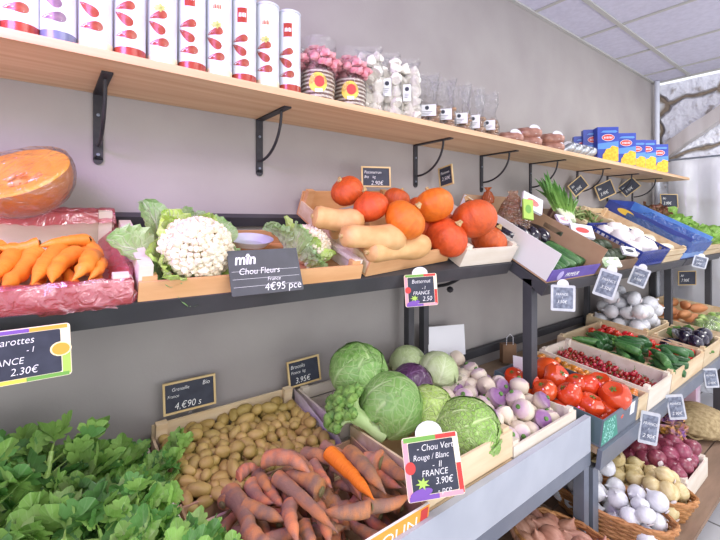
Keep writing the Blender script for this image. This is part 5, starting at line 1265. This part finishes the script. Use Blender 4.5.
def inbasket(K, X, a, b_, r, n, seed, label, group, zmin, sc_=1.0, tilt=1.4, z0=.01):
    pr, ra = pile(-a*.92, a*.92, -b_*.92, b_*.92, z0, r, n, seed, it=80); rr = random.Random(seed)
    for p, r_ in zip(pr, ra):
        q = math.hypot(p[0]/a, p[1]/b_)
        if p[2] < zmin or q > 1.05: continue
        if q > .86: p[0] *= .86/q; p[1] *= .86/q
        K.put(X @ TX(p, (rr.uniform(-tilt, tilt), rr.uniform(-tilt, tilt), rr.uniform(0, 6)), r_/r*sc_), label, group)
# shallots, white onions, yellow onions
def onz(u, v, z): p = pq(u, v, z); return p
B1 = basket('wicker basket of pinkish shallots, nearest on the bottom deck', 1.385, -.70, .322, .125, .20, .10)
inbasket(SH, B1, .12, .195, .026, 60, 21, 'pinkish brown shallot in the nearest wicker basket', 'shallots in the basket', .05, .85)
B2 = basket('wicker basket of large white onions behind the grey leg', 1.765, -.66, .322, .112, .23, .085)
inbasket(OW, B2, .11, .225, .038, 32, 22, 'large white onion in the wicker basket behind the grey leg', 'white onions in the basket', .03, .88)
B3 = basket('wicker basket of yellow onions right of the grey leg', 2.0, -.67, .322, .112, .22, .085)
inbasket(OY, B3, .11, .215, .035, 36, 23, 'pale yellow onion in the wicker basket beside the red onion tray', 'yellow onions in the basket', .03, .86)
crate('white edged wooden tray of red onions on the bottom deck', BT, 2.125, 2.44, -.83, -.42, .085, m_crateW, slat=False)
fill(ORd, BT, 2.14, 2.43, -.81, -.44, .01, .028, 90, 24, 'shiny red onion in the pale wooden tray on the bottom deck', 'red onions in the tray', .04)
# net sack of potatoes, bananas, pink crate
o = empty('potato_sack', 'pale straw-coloured net sack slumped under the rack near the last post', 'sack', None, TX((2.95, -.68, .380)))
m_sack = M('straw_sack', '#B39F78', '#8E7A56', 60, .85, .6, 120)
lumpy(.20, .13, .075, m_sack, 3, .25, 1.2, 30, 18).build('sack_cloth', o)
g = MB(); g.tube([Vector((.20*math.cos(t)*.96, .13*math.sin(t), -.03+.012*math.sin(7*t))) for t in [2*PI*k/60 for k in range(61)]], .006, m_sack, 6); g.build('hem_rope', o)
for k in range(9): pass
m_ban = M('banana_yellow', '#E2B22E', '#D19C22', 10, .45, rnd=.06)
def banana():
    o = empty('banana', None, 'banana'); pts = [(.085*math.sin(t), .085*(1-math.cos(t)), 0) for t in [-.95+1.9*k/10 for k in range(11)]]
    MB().tube(pts, [.005, .011, .015, .017, .018, .018, .018, .017, .015, .010, .004], m_ban, 8).build('fruit', o); return o
BA = Kind([banana()], 'banana')
for k in range(9): BA.put(TX((3.0+.045*(k % 5)-.03, -.56+.02*(k//5), .50+.045*(k//5)), (R(70), R(20), R(-30+10*k)), 1.2), 'ripe yellow banana under the rack left of the last dark post', 'bananas under the rack')
tag(MB().box((2.93, -.52, .3195), (3.24, -.30, .46), m_card).build('fruit_tray', smooth=False), 'brown box under the yellow bananas', 'tray')
o = tag(MB().box((3.245, -.60, .3195), (3.345, -.25, .53), M('magenta_card', '#C8589E', '#E6D8E6', 4, .6)).build('pink_box', smooth=False), 'magenta and white cardboard box under the rack beyond the bananas', 'box')
# coloured net of purple garlic
o = empty('produce_net', 'purple and orange net of small bulbs hanging over the front of the straw sack', 'net', None, TX((2.66, -.62, .39)))
g = MB(); mm_ = M('purple_bulb', '#8A55A0', '#D8A040', 30, .5)
for k in range(26): l = lumpy(.022, .022, .020, mm_, k, .1, 1.5, 8, 6); g.add([Vector(q_)+Vector((rg.uniform(-.09, .09), rg.uniform(-.06, .06), rg.uniform(-.055, .035))) for q_ in l.v], l.f, mm_)
g.build('bulbs', o)
for K in (PK, BN, CO, CS, CB, TB, BTK, MG, BI, PB, PX, CZ, AU, LK, AV, GA, SP, RT, LT, CE, PO, TU, TO, CT, YT, CH, CU, OW, OY, ORd, SH, SW_, BA, bk): K.done()

# ---------------------------------------------------------------- price signs
def at(u, v, y): return pd(u, v, y)
sign('fruit-bordered slate sign for carrots clipped to the front rail at the far left', at(20, 356, -.398), .150, .098, [('Carottes', -.26, .22, .19), ('FRANCE', -.34, -.14, .17), ('- I', .06, .05, .15), ('2.30€', -.10, -.34, .19)], 'fruit', yaw=-8, lean=-2, roll=2)
sign('large black board with white letters between the cauliflowers', at(266, 271, -.395), .180, .115, [('mîn', -.42, .18, .34), ('Chou Fleurs', -.38, -.05, .20), ('France', .0, -.22, .12), ('4€95 pce', -.06, -.44, .24)], 'slate', yaw=-8, lean=25, roll=1)
sign('wood-framed slate board standing among the pumpkins, leftmost above the squashes', at(376, 177, -.12), .118, .082, [('Potimarron', -.40, .16, .20), ('Bio    kg', -.40, -.06, .18), ('2.90€', -.18, -.38, .28)], 'frame', yaw=-26, lean=6, roll=0)
sign('small tilted slate board sticking up behind the round pumpkins', at(446, 176, -.08), .085, .095, [('Potiron', -.36, .12, .2), ('2.50€', -.32, -.2, .26)], 'frame', yaw=-92, lean=4, roll=10)
sign('vegetable-bordered slate sign for butternuts clipped to the front rail', at(421, 290, -.405), .110, .105, [('Butternut', -.28, .22, .17), ('- I', .02, .02, .15), ('FRANCE', -.26, -.14, .16), ('2.50', .02, -.34, .2)], 'veg', yaw=-30, lean=2, roll=3, top=True)
sign('wood-framed slate board for potatoes standing at the back of the potato crate', at(190, 394, -.035), .152, .094, [('Grenaille', -.34, .20, .16), ('Bio', .24, .22, .2), ('France', -.42, .0, .14), ('4,€90 s', -.3, -.38, .30)], 'frame', yaw=-4, lean=4, roll=1, stick=.02)
sign('wood-framed slate board for broccoli beside the large back cabbage', at(304, 371, -.05), .126, .092, [('Brocolis', -.40, .18, .2), ('France  kg', -.40, -.02, .16), ('3.95€', -.3, -.38, .30)], 'frame', yaw=-6, lean=6, roll=4, stick=.03)
sign('vegetable-bordered slate sign for cabbages clipped to the lower front lip', pd(433, 466, -.69), .138, .136, [('- Chou Vert', -.26, .26, .15), ('Rouge / Blanc', -.34, .12, .13), ('-  II', -.02, -.02, .14), ('FRANCE', -.22, -.14, .14), ('3.90€', -.0, -.28, .15), ('- pce', .02, -.42, .14)], 'veg', yaw=-30, lean=14, roll=4, top=True)
for (u, v, y, w_, h_, yw, ro, st, lb) in [(563, 298, -.555, .105, .125, -45, -2, 'veg', 'white-edged sign hanging below the purple printed crate front'), (607, 284, -.555, .10, .155, -60, -18, 'veg', 'sign tilted on the rail right of the purple printed crate'), (639, 277, -.56, .09, .12, -62, -20, 'veg', 'sign on the rail below the blue lattice crate'),
                                    (700, 262, -.56, .09, .10, -60, -15, 'veg', 'small sign on the rail below the blue-lined crate')]:
    sign(lb, at(u, v, y), w_*.88, h_*.82, [('FRANCE', -.3, .1, .13), ('3.50€', -.25, -.2, .17), ('I', -.05, -.02, .12)], 'clear', yaw=yw, lean=4, roll=ro, top=True)
for (u, v, y, w_, yw, ro, lb) in [(578, 186, -.06, .13, -30, 38, 'slate board turned like a diamond just right of the leek tops'), (605, 190, -.06, .16, -25, 22, 'slate board lying aslant under the shelf, between the two diamond boards'), (629, 187, -.06, .14, -55, 40, 'slate board turned steeply near the last bracket'), (669, 201, .0-.16, .17, -30, 0, 'slate board standing in front of the plastic curtain')]:
    sign(lb, at(u, v, y), w_, w_*.72, [('Bio', -.36, .12, .22), ('3.90€', -.34, -.26, .3)], 'frame', yaw=yw, lean=4, roll=ro)
sign('black slate board hanging behind the far post under the upper rack', at(687, 278, -.30), .17, .12, [('Ail', -.36, .1, .22), ('7.90€', -.34, -.26, .3)], 'frame', yaw=-30, lean=0)
for (u, v, y, w_, h_, yw, ro, lb) in [(649, 428, -.735, .085, .15, -50, -8, 'tall slate sign on the lower rail right of the tomato crate'), (676, 407, -.735, .085, .13, -50, 8, 'slate sign on the lower rail below the cherry crate'), (711, 378, -.735, .08, .12, -50, 6, 'clear slate sign on the lower rail near the last dark post'), (712, 474, -.74, .12, .17, -35, 6, 'slate sign standing at the front of the red onion tray')]:
    sign(lb, at(u, v, y), w_*.85, h_*.88, [('FRANCE', -.34, .1, .12), ('I', -.05, -.05, .1), ('2.90€', -.30, -.3, .17)], 'clear', yaw=yw, lean=4, roll=ro)
# small kraft box / hessian behind the tomatoes and a card beside the post
MBx = MB().poly([(-.05, -.05), (.05, -.05), (.05, .04), (-.05, .06)], 0, m_paper, th=.003); o = MBx.build('white_card', smooth=False); o.matrix_world = TX(pf(522, 366, LB, .13), (R(85), 0, R(-38)), .8); tag(o, 'plain white card leaning beside the dark post behind the tomatoes', 'card')
o = empty('kraft_bag', 'brown paper bag with a looped handle behind the tomatoes, left of the post', 'bag', None, TX(pf(508, 362, LB, .02) + Vector((0, 0, 0)), (0, 0, R(-30)), .62))
MB().box((-.06, -.03, 0), (.06, .03, .16), M('dark_kraft', '#8A6A50', '#7C5E46', 10, .85)).build('bag_body', o, False)
MB().tube([(-.03, -.031, .155), (-.028, -.034, .22), (0, -.036, .25), (.028, -.034, .22), (.03, -.031, .155)], .003, m_paper, 6).build('handle', o)
